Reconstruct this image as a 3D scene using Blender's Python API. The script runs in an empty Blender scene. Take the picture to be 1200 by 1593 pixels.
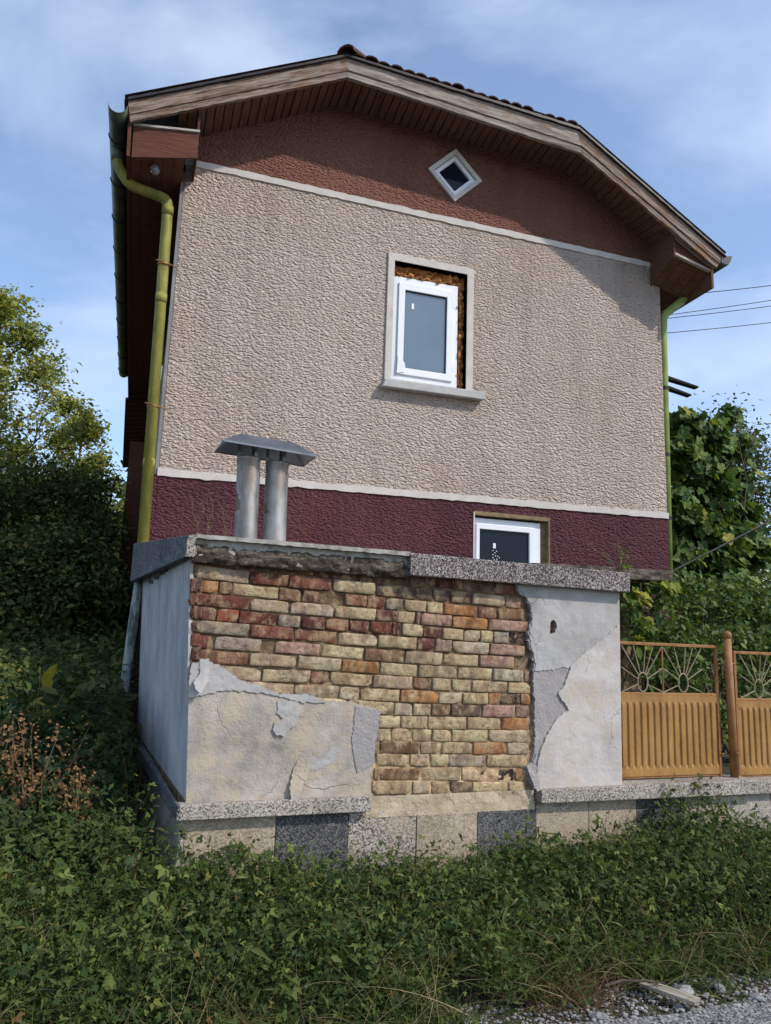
import bpy, bmesh, math, random
import numpy as np
from mathutils import Vector, Matrix, noise
from mathutils.geometry import tessellate_polygon
random.seed(7)
RNG = np.random.default_rng(7)
scene = bpy.context.scene
col = scene.collection

# ---------------------------------------------------------------- camera
CX, CY, CZ, YAW, PITCH, ROLL, FPX = -0.3113, -4.3518, 0.8858, 0.3114, 0.1810, 0.0335, 1195.04
fw = Vector((math.sin(YAW)*math.cos(PITCH), math.cos(YAW)*math.cos(PITCH), math.sin(PITCH)))
rt = Vector((math.cos(YAW), -math.sin(YAW), 0)); up = rt.cross(fw)
r2 = rt*math.cos(ROLL) + up*math.sin(ROLL); u2 = up*math.cos(ROLL) - rt*math.sin(ROLL)
cd = bpy.data.cameras.new('camera'); cam = bpy.data.objects.new('camera', cd); col.objects.link(cam)
cam.matrix_world = Matrix(((r2.x, u2.x, -fw.x, CX), (r2.y, u2.y, -fw.y, CY), (r2.z, u2.z, -fw.z, CZ), (0, 0, 0, 1)))
cd.sensor_fit = 'VERTICAL'; cd.sensor_height = 36; cd.sensor_width = 27.1; cd.lens = FPX/1593*36
cd.clip_start = 0.05; cd.clip_end = 3000
scene.camera = cam

# ---------------------------------------------------------------- light
SUN = Vector((0.52, -0.5, 0.66)).normalized()      # towards the sun
SUN_EL = math.asin(SUN.z); SUN_AZ = math.atan2(SUN.x, SUN.y)
sd = bpy.data.lights.new('sun', 'SUN'); sd.energy = 2.35; sd.angle = math.radians(1.5); sd.color = (1.0, 0.93, 0.83)
so = bpy.data.objects.new('sun', sd); col.objects.link(so)
so.rotation_mode = 'QUATERNION'; so.rotation_quaternion = SUN.to_track_quat('Z', 'Y')
w = bpy.data.worlds.new('World'); scene.world = w; w.use_nodes = True
wn = w.node_tree; wn.nodes.clear()
def WN(t, **k):
    n = wn.nodes.new(t)
    for a, b in k.items(): setattr(n, a, b)
    return n
sky = WN('ShaderNodeTexSky', sky_type='NISHITA', sun_disc=False)
sky.sun_elevation = SUN_EL; sky.sun_rotation = SUN_AZ; sky.air_density = 1.0; sky.dust_density = 0.6; sky.ozone_density = 3.0
bg = WN('ShaderNodeBackground'); bg.inputs[1].default_value = 0.15
wo = WN('ShaderNodeOutputWorld')
tc = WN('ShaderNodeTexCoord'); mp = WN('ShaderNodeMapping'); mp.inputs['Scale'].default_value = (1.0, 1.6, 2.6)
mp.inputs['Rotation'].default_value = (0.1, 0.45, 0.3); mp.inputs['Location'].default_value = (2.35, 0.6, 1.9)
wn.links.new(tc.outputs['Generated'], mp.inputs['Vector'])
cn = WN('ShaderNodeTexNoise'); cn.inputs['Scale'].default_value = 1.55; cn.inputs['Detail'].default_value = 7; cn.inputs['Roughness'].default_value = 0.52; cn.inputs['Distortion'].default_value = 0.35
wn.links.new(mp.outputs[0], cn.inputs['Vector'])
cr = WN('ShaderNodeValToRGB'); cr.color_ramp.elements[0].position = 0.44; cr.color_ramp.elements[0].color = (0.10, 0.10, 0.10, 1)
cr.color_ramp.elements[1].position = 0.72; cr.color_ramp.elements[1].color = (0.92, 0.92, 0.92, 1)
wn.links.new(cn.outputs[0], cr.inputs[0])
cm = WN('ShaderNodeMix', data_type='RGBA'); cm.inputs[7].default_value = (3.7, 4.25, 5.3, 1)
wn.links.new(cr.outputs[0], cm.inputs[0]); wn.links.new(sky.outputs[0], cm.inputs[6])
wn.links.new(cm.outputs[2], bg.inputs[0]); wn.links.new(bg.outputs[0], wo.inputs[0])
scene.view_settings.view_transform = 'Standard'; scene.view_settings.look = 'None'
scene.view_settings.exposure = 0.62; scene.view_settings.gamma = 1.0; scene.view_settings.use_curve_mapping = False

# ---------------------------------------------------------------- helpers
YH = 3.028; ROT = 0.0731
def props(o, label=None, cat=None, group=None, kind=None):
    if label: o['label'] = label
    if cat: o['category'] = cat
    if group: o['group'] = group
    if kind: o['kind'] = kind
    return o
def empty(name, label, cat, loc=(0, 0, 0), rz=0, group=None):
    o = bpy.data.objects.new(name, None); col.objects.link(o); o.location = loc; o.rotation_euler[2] = rz
    o.empty_display_size = 0.1
    return props(o, label, cat, group)
def mesh(name, V, F, mat=None, parent=None, smooth=False, loc=None, rot=None, me=None):
    if me is None:
        me = bpy.data.meshes.new(name); me.from_pydata([tuple(v) for v in V], [], [tuple(f) for f in F])
        if mat: me.materials.append(mat)
        if smooth: me.polygons.foreach_set('use_smooth', [True]*len(me.polygons))
        me.update()
    o = bpy.data.objects.new(name, me); col.objects.link(o)
    if parent: o.parent = parent
    if loc is not None: o.location = loc
    if rot is not None: o.rotation_euler = rot
    return o
class MB:
    def __init__(s): s.V = []; s.F = []
    def add(s, V, F):
        n = len(s.V); s.V += [tuple(v) for v in V]; s.F += [tuple(i+n for i in f) for f in F]; return s
    def box(s, a, b):
        x0, y0, z0 = a; x1, y1, z1 = b
        return s.add([(x0,y0,z0),(x1,y0,z0),(x1,y1,z0),(x0,y1,z0),(x0,y0,z1),(x1,y0,z1),(x1,y1,z1),(x0,y1,z1)],
                     [(0,3,2,1),(4,5,6,7),(0,1,5,4),(1,2,6,5),(2,3,7,6),(3,0,4,7)])
    def hexa(s, P):      # 8 points: bottom 4 ccw, top 4 ccw
        return s.add(P, [(0,3,2,1),(4,5,6,7),(0,1,5,4),(1,2,6,5),(2,3,7,6),(3,0,4,7)])
    def tube(s, P, r, n=10, cap=True):
        P = [Vector(p) for p in P]; R = r if isinstance(r, (list, tuple)) else [r]*len(P)
        V = []; F = []; prev = None
        for i, p in enumerate(P):
            t = (P[min(i+1, len(P)-1)] - P[max(i-1, 0)]).normalized()
            if prev is None:
                a = Vector((0,0,1)) if abs(t.z) < .9 else Vector((1,0,0)); x = t.cross(a).normalized()
            else: x = (prev - t*prev.dot(t)).normalized()
            prev = x; y = t.cross(x)
            for k in range(n):
                an = 2*math.pi*k/n; V.append(p + (x*math.cos(an)+y*math.sin(an))*R[i])
        for i in range(len(P)-1):
            for k in range(n):
                k2 = (k+1) % n; F.append((i*n+k, i*n+k2, (i+1)*n+k2, (i+1)*n+k))
        if cap: F.append(tuple(range(n-1, -1, -1))); F.append(tuple((len(P)-1)*n+k for k in range(n)))
        return s.add(V, F)
    def prism(s, outer, y0, y1, holes=(), f=None):   # polygon in (x,z), extruded along y from y0 (front) to y1
        f = f or (lambda a, b, d: (a, d, b))
        loops = [list(outer)]+[list(h) for h in holes]
        tri = tessellate_polygon([[Vector((a, b, 0)) for a, b in L] for L in loops])
        pts = [p for L in loops for p in L]; n = len(pts)
        V = [f(a, b, y0) for a, b in pts] + [f(a, b, y1) for a, b in pts]; F = []
        for t in tri:
            (ax, ay), (bx, by), (cx_, cy_) = pts[t[0]], pts[t[1]], pts[t[2]]
            ar = (bx-ax)*(cy_-ay)-(by-ay)*(cx_-ax)
            if abs(ar) < 1e-12: continue
            if ar < 0: t = (t[0], t[2], t[1])
            F.append(tuple(t)); F.append((t[0]+n, t[2]+n, t[1]+n))
        k = 0
        for li, L in enumerate(loops):
            m = len(L)
            for i in range(m):
                a, b = k+i, k+(i+1) % m
                F.append((a, a+n, b+n, b))
            k += m
        return s.add(V, F)
    def obj(s, name, mat, parent=None, smooth=False, loc=None, rot=None, bevel=0):
        o = mesh(name, s.V, s.F, mat, parent, smooth, loc, rot)
        bm = bmesh.new(); bm.from_mesh(o.data); bmesh.ops.recalc_face_normals(bm, faces=bm.faces); bm.to_mesh(o.data); bm.free()
        if bevel:
            b = o.modifiers.new('b', 'BEVEL'); b.width = bevel; b.segments = 2; b.limit_method = 'ANGLE'
        return o
def jag(pts, seg, amp, seed=0, closed=True):
    """subdivide an outline and jitter it into a broken edge"""
    rr = random.Random(seed); out = []
    n = len(pts)
    for i in range(n if closed else n-1):
        a = pts[i]; b = pts[(i+1) % n]
        fixed = len(a) > 2 and a[2] == 's'         # 's' = straight edge starting here
        out.append((a[0], a[1]))
        if fixed: continue
        L = math.hypot(b[0]-a[0], b[1]-a[1]); m = max(1, int(L/seg)); nx, nz = -(b[1]-a[1])/max(L, 1e-6), (b[0]-a[0])/max(L, 1e-6)
        for k in range(1, m):
            t = (k+rr.uniform(-.25, .25))/m; d = rr.gauss(0, 1)*amp
            out.append((a[0]+(b[0]-a[0])*t+nx*d, a[1]+(b[1]-a[1])*t+nz*d))
    return out

# ---------------------------------------------------------------- materials
class M:
    def __init__(s, name, rough=.85, metal=0.0, spec=.3):
        s.m = bpy.data.materials.new(name); s.m.use_nodes = True; s.t = s.m.node_tree
        s.b = s.t.nodes['Principled BSDF']; s.b.inputs['Roughness'].default_value = rough
        s.b.inputs['Metallic'].default_value = metal; s.b.inputs['Specular IOR Level'].default_value = spec
        s.co = s.t.nodes.new('ShaderNodeTexCoord').outputs['Object']; s.bump_out = None
    def n(s, t, **k):
        n = s.t.nodes.new(t)
        for a, b in k.items(): setattr(n, a, b)
        return n
    def l(s, a, b): s.t.links.new(a, b)
    def mapd(s, scale=(1,1,1), rot=(0,0,0), loc=(0,0,0), src=None):
        m = s.n('ShaderNodeMapping'); m.inputs['Scale'].default_value = scale; m.inputs['Rotation'].default_value = rot; m.inputs['Location'].default_value = loc
        s.l(src or s.co, m.inputs[0]); return m.outputs[0]
    def noise(s, scale, detail=4, rough=.55, vec=None, dist=0):
        n = s.n('ShaderNodeTexNoise'); n.inputs['Scale'].default_value = scale; n.inputs['Detail'].default_value = detail
        n.inputs['Roughness'].default_value = rough; n.inputs['Distortion'].default_value = dist
        s.l(vec or s.co, n.inputs['Vector']); return n.outputs[0]
    def vor(s, scale, feature='F1', vec=None, out='Distance', smooth=None):
        n = s.n('ShaderNodeTexVoronoi', feature=feature); n.inputs['Scale'].default_value = scale
        if smooth is not None: n.inputs['Smoothness'].default_value = smooth
        s.l(vec or s.co, n.inputs['Vector']); return n.outputs[out]
    def ramp(s, fac, stops, interp='LINEAR'):
        r = s.n('ShaderNodeValToRGB'); r.color_ramp.interpolation = interp; e = r.color_ramp.elements
        while len(e) < len(stops): e.new(.5)
        for i, (p, c) in enumerate(stops):
            e[i].position = p; e[i].color = (*c, 1) if not isinstance(c, (int, float)) else (c, c, c, 1)
        s.l(fac, r.inputs[0]); return r.outputs[0]
    def mix(s, fac, a, b, mode='MIX'):
        m = s.n('ShaderNodeMix', data_type='RGBA', blend_type=mode)
        for sock, v in ((m.inputs[0], fac), (m.inputs[6], a), (m.inputs[7], b)):
            if isinstance(v, (int, float)): sock.default_value = v
            elif isinstance(v, tuple): sock.default_value = (*v, 1)
            else: s.l(v, sock)
        return m.outputs[2]
    def math(s, op, a, b=0.0, c=0.0):
        m = s.n('ShaderNodeMath', operation=op)
        for sock, v in zip(m.inputs, (a, b, c)):
            if isinstance(v, (int, float)): sock.default_value = v
            else: s.l(v, sock)
        return m.outputs[0]
    def color(s, c):
        if isinstance(c, tuple): s.b.inputs['Base Color'].default_value = (*c, 1)
        else: s.l(c, s.b.inputs['Base Color'])
        return s
    def bump(s, h, dist, strength=1.0):
        b = s.n('ShaderNodeBump'); b.inputs['Distance'].default_value = dist; b.inputs['Strength'].default_value = strength
        s.l(h, b.inputs['Height'])
        if s.bump_out: s.l(s.bump_out, b.inputs['Normal'])
        s.bump_out = b.outputs[0]; s.l(s.bump_out, s.b.inputs['Normal']); return s
    def sep(s, axis, src=None):
        n = s.n('ShaderNodeSeparateXYZ'); s.l(src or s.co, n.inputs[0]); return n.outputs[axis]

def stucco(name, c0, c1, stain=None):
    m = M(name, .9, spec=.15)
    warp = m.n('ShaderNodeVectorMath', operation='ADD')
    nz = m.n('ShaderNodeTexNoise'); nz.inputs['Scale'].default_value = 26; nz.inputs['Detail'].default_value = 2; m.l(m.co, nz.inputs['Vector'])
    sc = m.n('ShaderNodeVectorMath', operation='SCALE'); sc.inputs['Scale'].default_value = .035; m.l(nz.outputs['Color'], sc.inputs[0])
    m.l(m.co, warp.inputs[0]); m.l(sc.outputs[0], warp.inputs[1])
    v = m.mapd((1.0, 1.0, 1.9), (0, math.radians(-24), 0), src=warp.outputs[0])
    blob = m.vor(28, 'SMOOTH_F1', v, smooth=.35)
    fine = m.noise(110, 3, .6)
    h = m.math('ADD', m.math('MULTIPLY', blob, -1.0), m.math('MULTIPLY', fine, .55))
    big = m.noise(.9, 5, .6)
    c = m.mix(m.ramp(big, [(.35, 0.0), (.68, 1.0)]), c0, c1)
    if stain:
        sv = m.mapd((1.3, 1, .35)); c = m.mix(m.ramp(m.noise(1.6, 6, .65, sv), [(.52, 0.0), (.75, .55)]), c, stain)
    streak = m.ramp(m.noise(2.2, 6, .65, m.mapd((2.2, 1, .28), loc=(7, 0, 3))), [(.42, 1.03), (.75, .86)])
    c = m.mix(1.0, c, streak, 'MULTIPLY')
    grit = m.ramp(m.noise(55, 4, .75), [(.3, .80), (.7, 1.16)])
    c = m.mix(1.0, c, grit, 'MULTIPLY')
    m.color(c); m.bump(h, .095, 1.0)
    return m.m
M_BEIGE = stucco('beige_roughcast', (.72, .575, .485), (.79, .66, .57), (.66, .545, .45))
M_TERRA = stucco('terracotta_roughcast', (.33, .15, .11), (.38, .18, .135), (.30, .155, .12))
M_PURPLE = stucco('plum_roughcast', (.145, .055, .070), (.18, .070, .085), (.25, .09, .065))

def plain(name, ramp_, scale=8, rough=.85, metal=0, spec=.3, bumps=(), vscale=(1,1,1), detail=6, dist=0):
    m = M(name, rough, metal, spec)
    v = m.mapd(vscale)
    m.color(m.ramp(m.noise(scale, detail, .62, v, dist), ramp_))
    for sc, di, vs in bumps: m.bump(m.noise(sc, 4, .6, m.mapd(vs)), di)
    return m
M_TRIM = plain('trim_plaster', [(.3, (.46, .42, .385)), (.7, (.57, .525, .48))], 7, bumps=[(60, .004, (1,1,1))]).m
M_WHITE = plain('white_pvc', [(.3, (.70, .71, .74)), (.7, (.78, .79, .82))], 5, .35, spec=.5).m
M_SILL = plain('concrete_sill', [(.3, (.36, .35, .34)), (.7, (.47, .45, .43))], 10, bumps=[(80, .004, (1,1,1))]).m

def terrazzo(name, stops, base=110, tint=None, wear=None):
    m = M(name, .8, spec=.25)
    cellc = m.vor(base, 'F1', out='Color')
    f = m.math('ADD', m.math('MULTIPLY', m.sep(0, cellc), .75), m.math('MULTIPLY', m.noise(60, 3, .7), .25))
    c = m.ramp(f, stops, 'CONSTANT')
    d = m.noise(3, 5, .6)
    c = m.mix(1.0, c, m.ramp(d, [(.3, .72), (.7, 1.1)]), 'MULTIPLY')
    if wear: c = m.mix(m.ramp(m.noise(2.2, 6, .65), [(.45, 0.0), (.62, .8)]), c, wear)
    m.color(c); m.bump(m.sep(0, cellc), .004); m.bump(m.noise(14, 4), .008)
    return m.m
M_TZ_COP = terrazzo('terrazzo_coping', [(0, (.045, .038, .04)), (.38, (.13, .105, .105)), (.52, (.235, .195, .185)), (.68, (.42, .38, .35))], 150)
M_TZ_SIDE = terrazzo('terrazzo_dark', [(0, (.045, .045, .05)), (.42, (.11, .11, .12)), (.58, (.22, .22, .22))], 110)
M_TZ_LEDGE = terrazzo('terrazzo_ledge', [(0, (.10, .09, .08)), (.30, (.27, .235, .20)), (.44, (.38, .335, .285)), (.66, (.46, .42, .36))], 150)
M_TILE_DARK = terrazzo('tile_dark', [(0, (.04, .04, .044)), (.40, (.085, .085, .09)), (.6, (.18, .17, .165))], 170)
M_TILE_MID = terrazzo('tile_speckled', [(0, (.09, .08, .075)), (.32, (.27, .235, .20)), (.52, (.42, .36, .30)), (.66, (.5, .44, .37))], 120, wear=(.40, .32, .22))
M_TILE_SAND = terrazzo('tile_sand', [(0, (.28, .22, .155)), (.4, (.40, .325, .235)), (.6, (.47, .39, .29))], 150)
M_TILE_PALE = terrazzo('tile_pale', [(0, (.33, .29, .24)), (.4, (.45, .40, .34)), (.6, (.52, .47, .41))], 150)

def brickmat():
    m = M('weathered_brick', .93, spec=.12)
    oi = m.n('ShaderNodeObjectInfo')
    rnd = m.n('ShaderNodeVectorMath', operation='ADD')
    k = m.n('ShaderNodeVectorMath', operation='SCALE'); k.inputs['Scale'].default_value = 9.0
    m.l(oi.outputs['Location'], k.inputs[0]); m.l(m.co, rnd.inputs[0]); m.l(k.outputs[0], rnd.inputs[1]); v = rnd.outputs[0]
    n1 = m.ramp(m.noise(20, 6, .7, v), [(.28, .42), (.48, .92), (.72, 1.4)])
    c = m.mix(1.0, oi.outputs['Color'], n1, 'MULTIPLY')
    dark2 = m.ramp(m.noise(7, 4, .6, m.mapd((1.6,1,.8), loc=(6,8,1), src=v)), [(.50, 0.0), (.58, .75)])
    c = m.mix(dark2, c, m.mix(1.0, oi.outputs['Color'], (.50, .42, .42), 'MULTIPLY'))
    sand = m.ramp(m.noise(9, 6, .7, m.mapd((1.3,1,1), loc=(3,3,3), src=v)), [(.48, 0.0), (.60, .72)])
    c = m.mix(sand, c, (.47, .345, .20))
    red = m.ramp(m.noise(8, 4, .6, m.mapd((1.5,1,1), loc=(9,1,5), src=v)), [(.56, 0.0), (.66, .35)])
    c = m.mix(red, c, (.28, .11, .065))
    dirt = m.ramp(m.noise(30, 5, .7, m.mapd((1,1,1.4), loc=(1,7,2), src=v)), [(.54, 0.0), (.66, .7)])
    c = m.mix(dirt, c, (.10, .068, .048))
    lime = m.ramp(m.noise(26, 5, .7, m.mapd((1,1,1.2), loc=(2,4,9), src=v)), [(.62, 0.0), (.72, .6)])
    c = m.mix(lime, c, (.52, .46, .38))
    m.color(c); m.bump(m.noise(45, 6, .75, v), .018); m.bump(m.noise(160, 3, .7, v), .003)
    return m.m
M_BRICK = brickmat()
def mortarmat():
    m = M('old_mortar', .95, spec=.1)
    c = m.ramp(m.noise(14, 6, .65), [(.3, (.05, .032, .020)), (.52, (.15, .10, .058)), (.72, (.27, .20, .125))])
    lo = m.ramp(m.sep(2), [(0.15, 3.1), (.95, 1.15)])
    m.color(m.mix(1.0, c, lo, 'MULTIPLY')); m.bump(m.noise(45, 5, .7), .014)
    return m.m
M_MORTAR = mortarmat()
def plastermat(name, stops, sc=3.0, patch=None, crack=True, rough=.004, cs=2.6):
    m = M(name, .9, spec=.15)
    c = m.ramp(m.noise(sc, 7, .62), stops)
    if patch: c = m.mix(m.ramp(m.noise(4.5, 6, .6, m.mapd((1,1,1.2), loc=(5,2,8))), [(.48, 0.0), (.62, .85)]), c, patch)
    c = m.mix(m.ramp(m.noise(30, 5, .75), [(.60, 0.0), (.76, .5)]), c, (.18, .16, .14))
    if crack:
        v = m.n('ShaderNodeVectorMath', operation='ADD'); nn = m.n('ShaderNodeTexNoise'); nn.inputs['Scale'].default_value = 5; nn.inputs['Detail'].default_value = 5; m.l(m.co, nn.inputs['Vector'])
        s2 = m.n('ShaderNodeVectorMath', operation='SCALE'); s2.inputs['Scale'].default_value = .35; m.l(nn.outputs['Color'], s2.inputs[0]); m.l(m.co, v.inputs[0]); m.l(s2.outputs[0], v.inputs[1])
        e = m.vor(cs, 'DISTANCE_TO_EDGE', v.outputs[0]); k = m.ramp(e, [(0, 1.0), (.006, .9), (.014, 0.0)])
        k = m.math('MULTIPLY', k, m.ramp(m.noise(2.2, 2), [(.5, 0.0), (.6, 1.0)]))
        c = m.mix(m.math('MULTIPLY', k, .35), c, (.14, .12, .10)); m.bump(k, -.003)
    m.color(c); m.bump(m.noise(5, 4, .6), .02); m.bump(m.noise(60, 4, .7), rough)
    return m.m
M_PL_LOW = plastermat('stained_cement_render', [(.28, (.19, .175, .16)), (.44, (.31, .28, .25)), (.58, (.40, .35, .30)), (.75, (.50, .46, .42))], 4.2, (.44, .36, .26), True, .005)
M_PL_WHITE = plastermat('white_skim_plaster', [(.28, (.36, .325, .30)), (.5, (.475, .44, .41)), (.62, (.50, .455, .42)), (.75, (.44, .35, .275))], 3.4, (.45, .385, .32), True, .002)
M_PL_BASE = plastermat('grey_base_coat', [(.3, (.27, .25, .24)), (.7, (.37, .34, .33))], 4.0, None, False, .008)
M_PL_UP = plastermat('bluish_limewash', [(.3, (.27, .26, .255)), (.5, (.38, .365, .355)), (.62, (.41, .39, .375)), (.8, (.44, .39, .35))], 3.6, (.36, .33, .30), True, .002)
def sidemat():
    m = M('grey_blue_render', .9, spec=.15)
    c = m.ramp(m.noise(2.4, 7, .65), [(.3, (.30, .30, .305)), (.5, (.44, .44, .445)), (.66, (.52, .51, .50))])
    st = m.ramp(m.noise(14, 6, .7, m.mapd((1, 1, .16))), [(.52, 0.0), (.74, .42)])
    c = m.mix(st, c, (.10, .10, .11)); m.color(c); m.bump(m.noise(6, 5), .012); m.bump(m.noise(60, 4, .7), .003)
    return m.m
M_SIDE = sidemat()
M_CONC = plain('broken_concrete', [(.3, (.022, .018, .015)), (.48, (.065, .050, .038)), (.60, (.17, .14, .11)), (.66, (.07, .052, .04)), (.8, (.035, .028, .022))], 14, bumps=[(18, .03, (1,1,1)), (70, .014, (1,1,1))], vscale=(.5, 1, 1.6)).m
M_LIP = plain('weathered_slab', [(.3, (.16, .15, .13)), (.5, (.34, .32, .29)), (.72, (.44, .42, .38))], 16, bumps=[(40, .006, (1,1,1))]).m
def woodmat(name, paint, grey, dark, stain=None):
    m = M(name, .85, spec=.2)
    oi = m.n('ShaderNodeObjectInfo'); vv = m.n('ShaderNodeVectorMath', operation='ADD')
    k = m.n('ShaderNodeVectorMath', operation='SCALE'); k.inputs['Scale'].default_value = 3.7
    m.l(oi.outputs['Location'], k.inputs[0]); m.l(m.co, vv.inputs[0]); m.l(k.outputs[0], vv.inputs[1])
    g = m.noise(9, 7, .75, m.mapd((.32, 4.2, 4.2), src=vv.outputs[0]), .5)
    c = m.ramp(g, [(.30, dark), (.44, paint), (.56, grey), (.72, tuple(x*1.25 for x in grey))])
    if stain: c = m.mix(m.ramp(m.noise(3, 5, .6, vv.outputs[0]), [(.55, 0.0), (.68, .85)]), c, stain)
    m.color(c); m.bump(g, .010); return m.m
M_FASCIA = woodmat('peeling_fascia_wood', (.15, .085, .055), (.27, .215, .175), (.05, .03, .022), (.24, .12, .05))
M_FASCIA2 = woodmat('grey_fascia_wood', (.19, .145, .12), (.33, .285, .25), (.055, .04, .032), (.20, .14, .10))
M_SOFFIT = woodmat('brown_soffit_wood', (.105, .05, .030), (.15, .078, .047), (.05, .022, .014))
M_EAVE = woodmat('red_brown_eave_wood', (.10, .038, .024), (.125, .050, .032), (.06, .025, .016))
M_TRIMWOOD = woodmat('pale_strip_wood', (.36, .29, .24), (.45, .40, .36), (.15, .10, .08))
M_TILE = plain('clay_roof_tile', [(.3, (.045, .026, .022)), (.5, (.10, .045, .034)), (.7, (.06, .038, .032))], 14, bumps=[(40, .004, (1,1,1))]).m
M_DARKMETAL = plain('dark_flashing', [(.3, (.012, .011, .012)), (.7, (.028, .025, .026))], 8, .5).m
M_ZINC = plain('patinated_gutter', [(.3, (.055, .075, .06)), (.5, (.10, .125, .085)), (.7, (.17, .19, .12))], 5, .5, .3, bumps=[(30, .002, (1,1,1))], vscale=(1,1,.6)).m
def pipemat():
    m = M('yellow_green_pipe_paint', .6, 0.0, .3)
    c = m.ramp(m.noise(6, 6, .6, m.mapd((1.5, 1.5, .5))), [(.3, (.12, .12, .03)), (.5, (.215, .205, .038)), (.66, (.30, .27, .06))])
    c = m.mix(m.ramp(m.noise(4, 5, .7, m.mapd((2, 2, .4), loc=(3,1,1))), [(.54, 0.0), (.70, .8)]), c, (.10, .075, .03))
    c = m.mix(m.ramp(m.noise(45, 5, .7), [(.58, 0.0), (.68, .7)]), c, (.07, .06, .03))
    m.color(c); m.bump(m.noise(9, 4), .008); return m.m
M_PIPE = pipemat()
M_PIPEG = plain('green_pipe_paint', [(.3, (.14, .19, .05)), (.5, (.22, .28, .07)), (.7, (.28, .33, .10))], 5, .45).m
M_PIPEZ = plain('bare_zinc_pipe', [(.3, (.05, .07, .06)), (.47, (.12, .14, .13)), (.56, (.30, .32, .31)), (.7, (.34, .36, .35))], 22, .6, .2, vscale=(1,1,.3)).m
def steelmat():
    m = M('stained_stainless', .38, .85, .5)
    c = m.ramp(m.noise(5, 6, .65, m.mapd((2, 2, .7))), [(.3, (.16, .145, .13)), (.5, (.31, .295, .28)), (.7, (.42, .405, .39))])
    c = m.mix(m.ramp(m.noise(4, 5, .6, m.mapd((3, 3, .5), loc=(4,2,1))), [(.48, 0.0), (.64, .65)]), c, (.20, .12, .07))
    m.color(c); m.l(m.ramp(m.noise(9, 5), [(.3, .42), (.7, .68)]), m.b.inputs['Roughness']); return m.m
M_STEEL = steelmat()
M_STEELD = plain('dark_cap_steel', [(.3, (.13, .135, .15)), (.7, (.24, .25, .27))], 7, .42, .7).m
def paintmat(name, stops, rust=.62):
    m = M(name, .5, 0, .35)
    c = m.ramp(m.noise(7, 6, .6, m.mapd((1, 1, .4))), stops)
    c = m.mix(m.ramp(m.noise(5, 7, .7, m.mapd((1.6, 1, .5), loc=(3, 1, 2))), [(.5, 0.0), (.8, .7)]), c, (.24, .11, .04))
    chips = m.ramp(m.noise(38, 5, .7), [(rust, 0.0), (rust+.03, .9)])
    c = m.mix(chips, c, (.09, .04, .022)); m.color(c); m.bump(chips, -.001); m.bump(m.noise(12, 4), .004)
    m.l(m.ramp(m.noise(9, 5), [(.3, .38), (.7, .7)]), m.b.inputs['Roughness']); return m.m
M_OCHRE = paintmat('ochre_gate_paint', [(.3, (.21, .105, .030)), (.5, (.32, .165, .044)), (.7, (.38, .21, .066))])
M_RUST = plain('rusty_ochre_paint', [(.3, (.13, .055, .025)), (.5, (.26, .115, .04)), (.7, (.34, .17, .065))], 9, .6, 0, .3, bumps=[(50, .002, (1,1,1))]).m
M_OLDBAR = plain('dull_bar_paint', [(.3, (.15, .095, .05)), (.7, (.36, .29, .20))], 15, .6).m
M_FOAM = plain('orange_foam_and_brick', [(.3, (.12, .04, .015)), (.47, (.36, .13, .04)), (.66, (.60, .30, .085))], 18, .9, bumps=[(30, .02, (1,1,1))]).m
M_OCHREREVEAL = plain('ochre_reveal', [(.3, (.13, .09, .045)), (.7, (.27, .20, .11))], 12, .9, bumps=[(40, .006, (1,1,1))]).m
M_CHARCOAL = plain('dark_interior', [(.3, (.01, .011, .013)), (.7, (.016, .017, .02))], 3, .9).m
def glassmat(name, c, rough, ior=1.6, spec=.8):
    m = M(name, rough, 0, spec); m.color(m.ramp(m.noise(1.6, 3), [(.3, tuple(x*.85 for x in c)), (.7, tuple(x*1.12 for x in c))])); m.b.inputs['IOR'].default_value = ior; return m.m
M_GLASS_UP = glassmat('filmed_glass_sky_tint', (.115, .16, .205), .10)  # blue-grey sky reflection put into the base colour, over a pale film behind
M_GLASS_DK = glassmat('dark_window_glass', (.008, .012, .020), .06, 1.38, .25)
M_STICKER = plain('white_sticker', [(.3, (.7, .7, .7)), (.7, (.8, .8, .8))], 5, .6).m
M_CORNER = plain('dull_corner_plaster', [(.3, (.16, .155, .16)), (.7, (.26, .25, .25))], 7).m
M_WIRE = plain('black_cable', [(.3, (.012, .012, .014)), (.7, (.03, .03, .03))], 5, .6).m
M_BARK = plain('bark', [(.3, (.045, .034, .025)), (.7, (.13, .10, .075))], 20, .95, bumps=[(30, .01, (1,1,.25))], vscale=(1,1,.25)).m
M_DRYBOARD = plain('bleached_board', [(.3, (.20, .165, .13)), (.7, (.42, .37, .31))], 20, .9, vscale=(.3, 4, 4), bumps=[(30, .006, (.3,4,4))]).m
M_STONE = plain('pale_stone', [(.3, (.15, .145, .14)), (.5, (.25, .24, .23)), (.7, (.38, .365, .345))], 12, .9, bumps=[(40, .004, (1,1,1))]).m
def groundmat():
    m = M('weedy_soil', .97, spec=.1)
    c = m.ramp(m.noise(5, 8, .7), [(.3, (.035, .027, .018)), (.48, (.085, .068, .048)), (.6, (.07, .065, .035)), (.75, (.15, .13, .10))])
    m.color(c); m.bump(m.noise(18, 6, .7), .04); return m.m
M_GROUND = groundmat()
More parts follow.
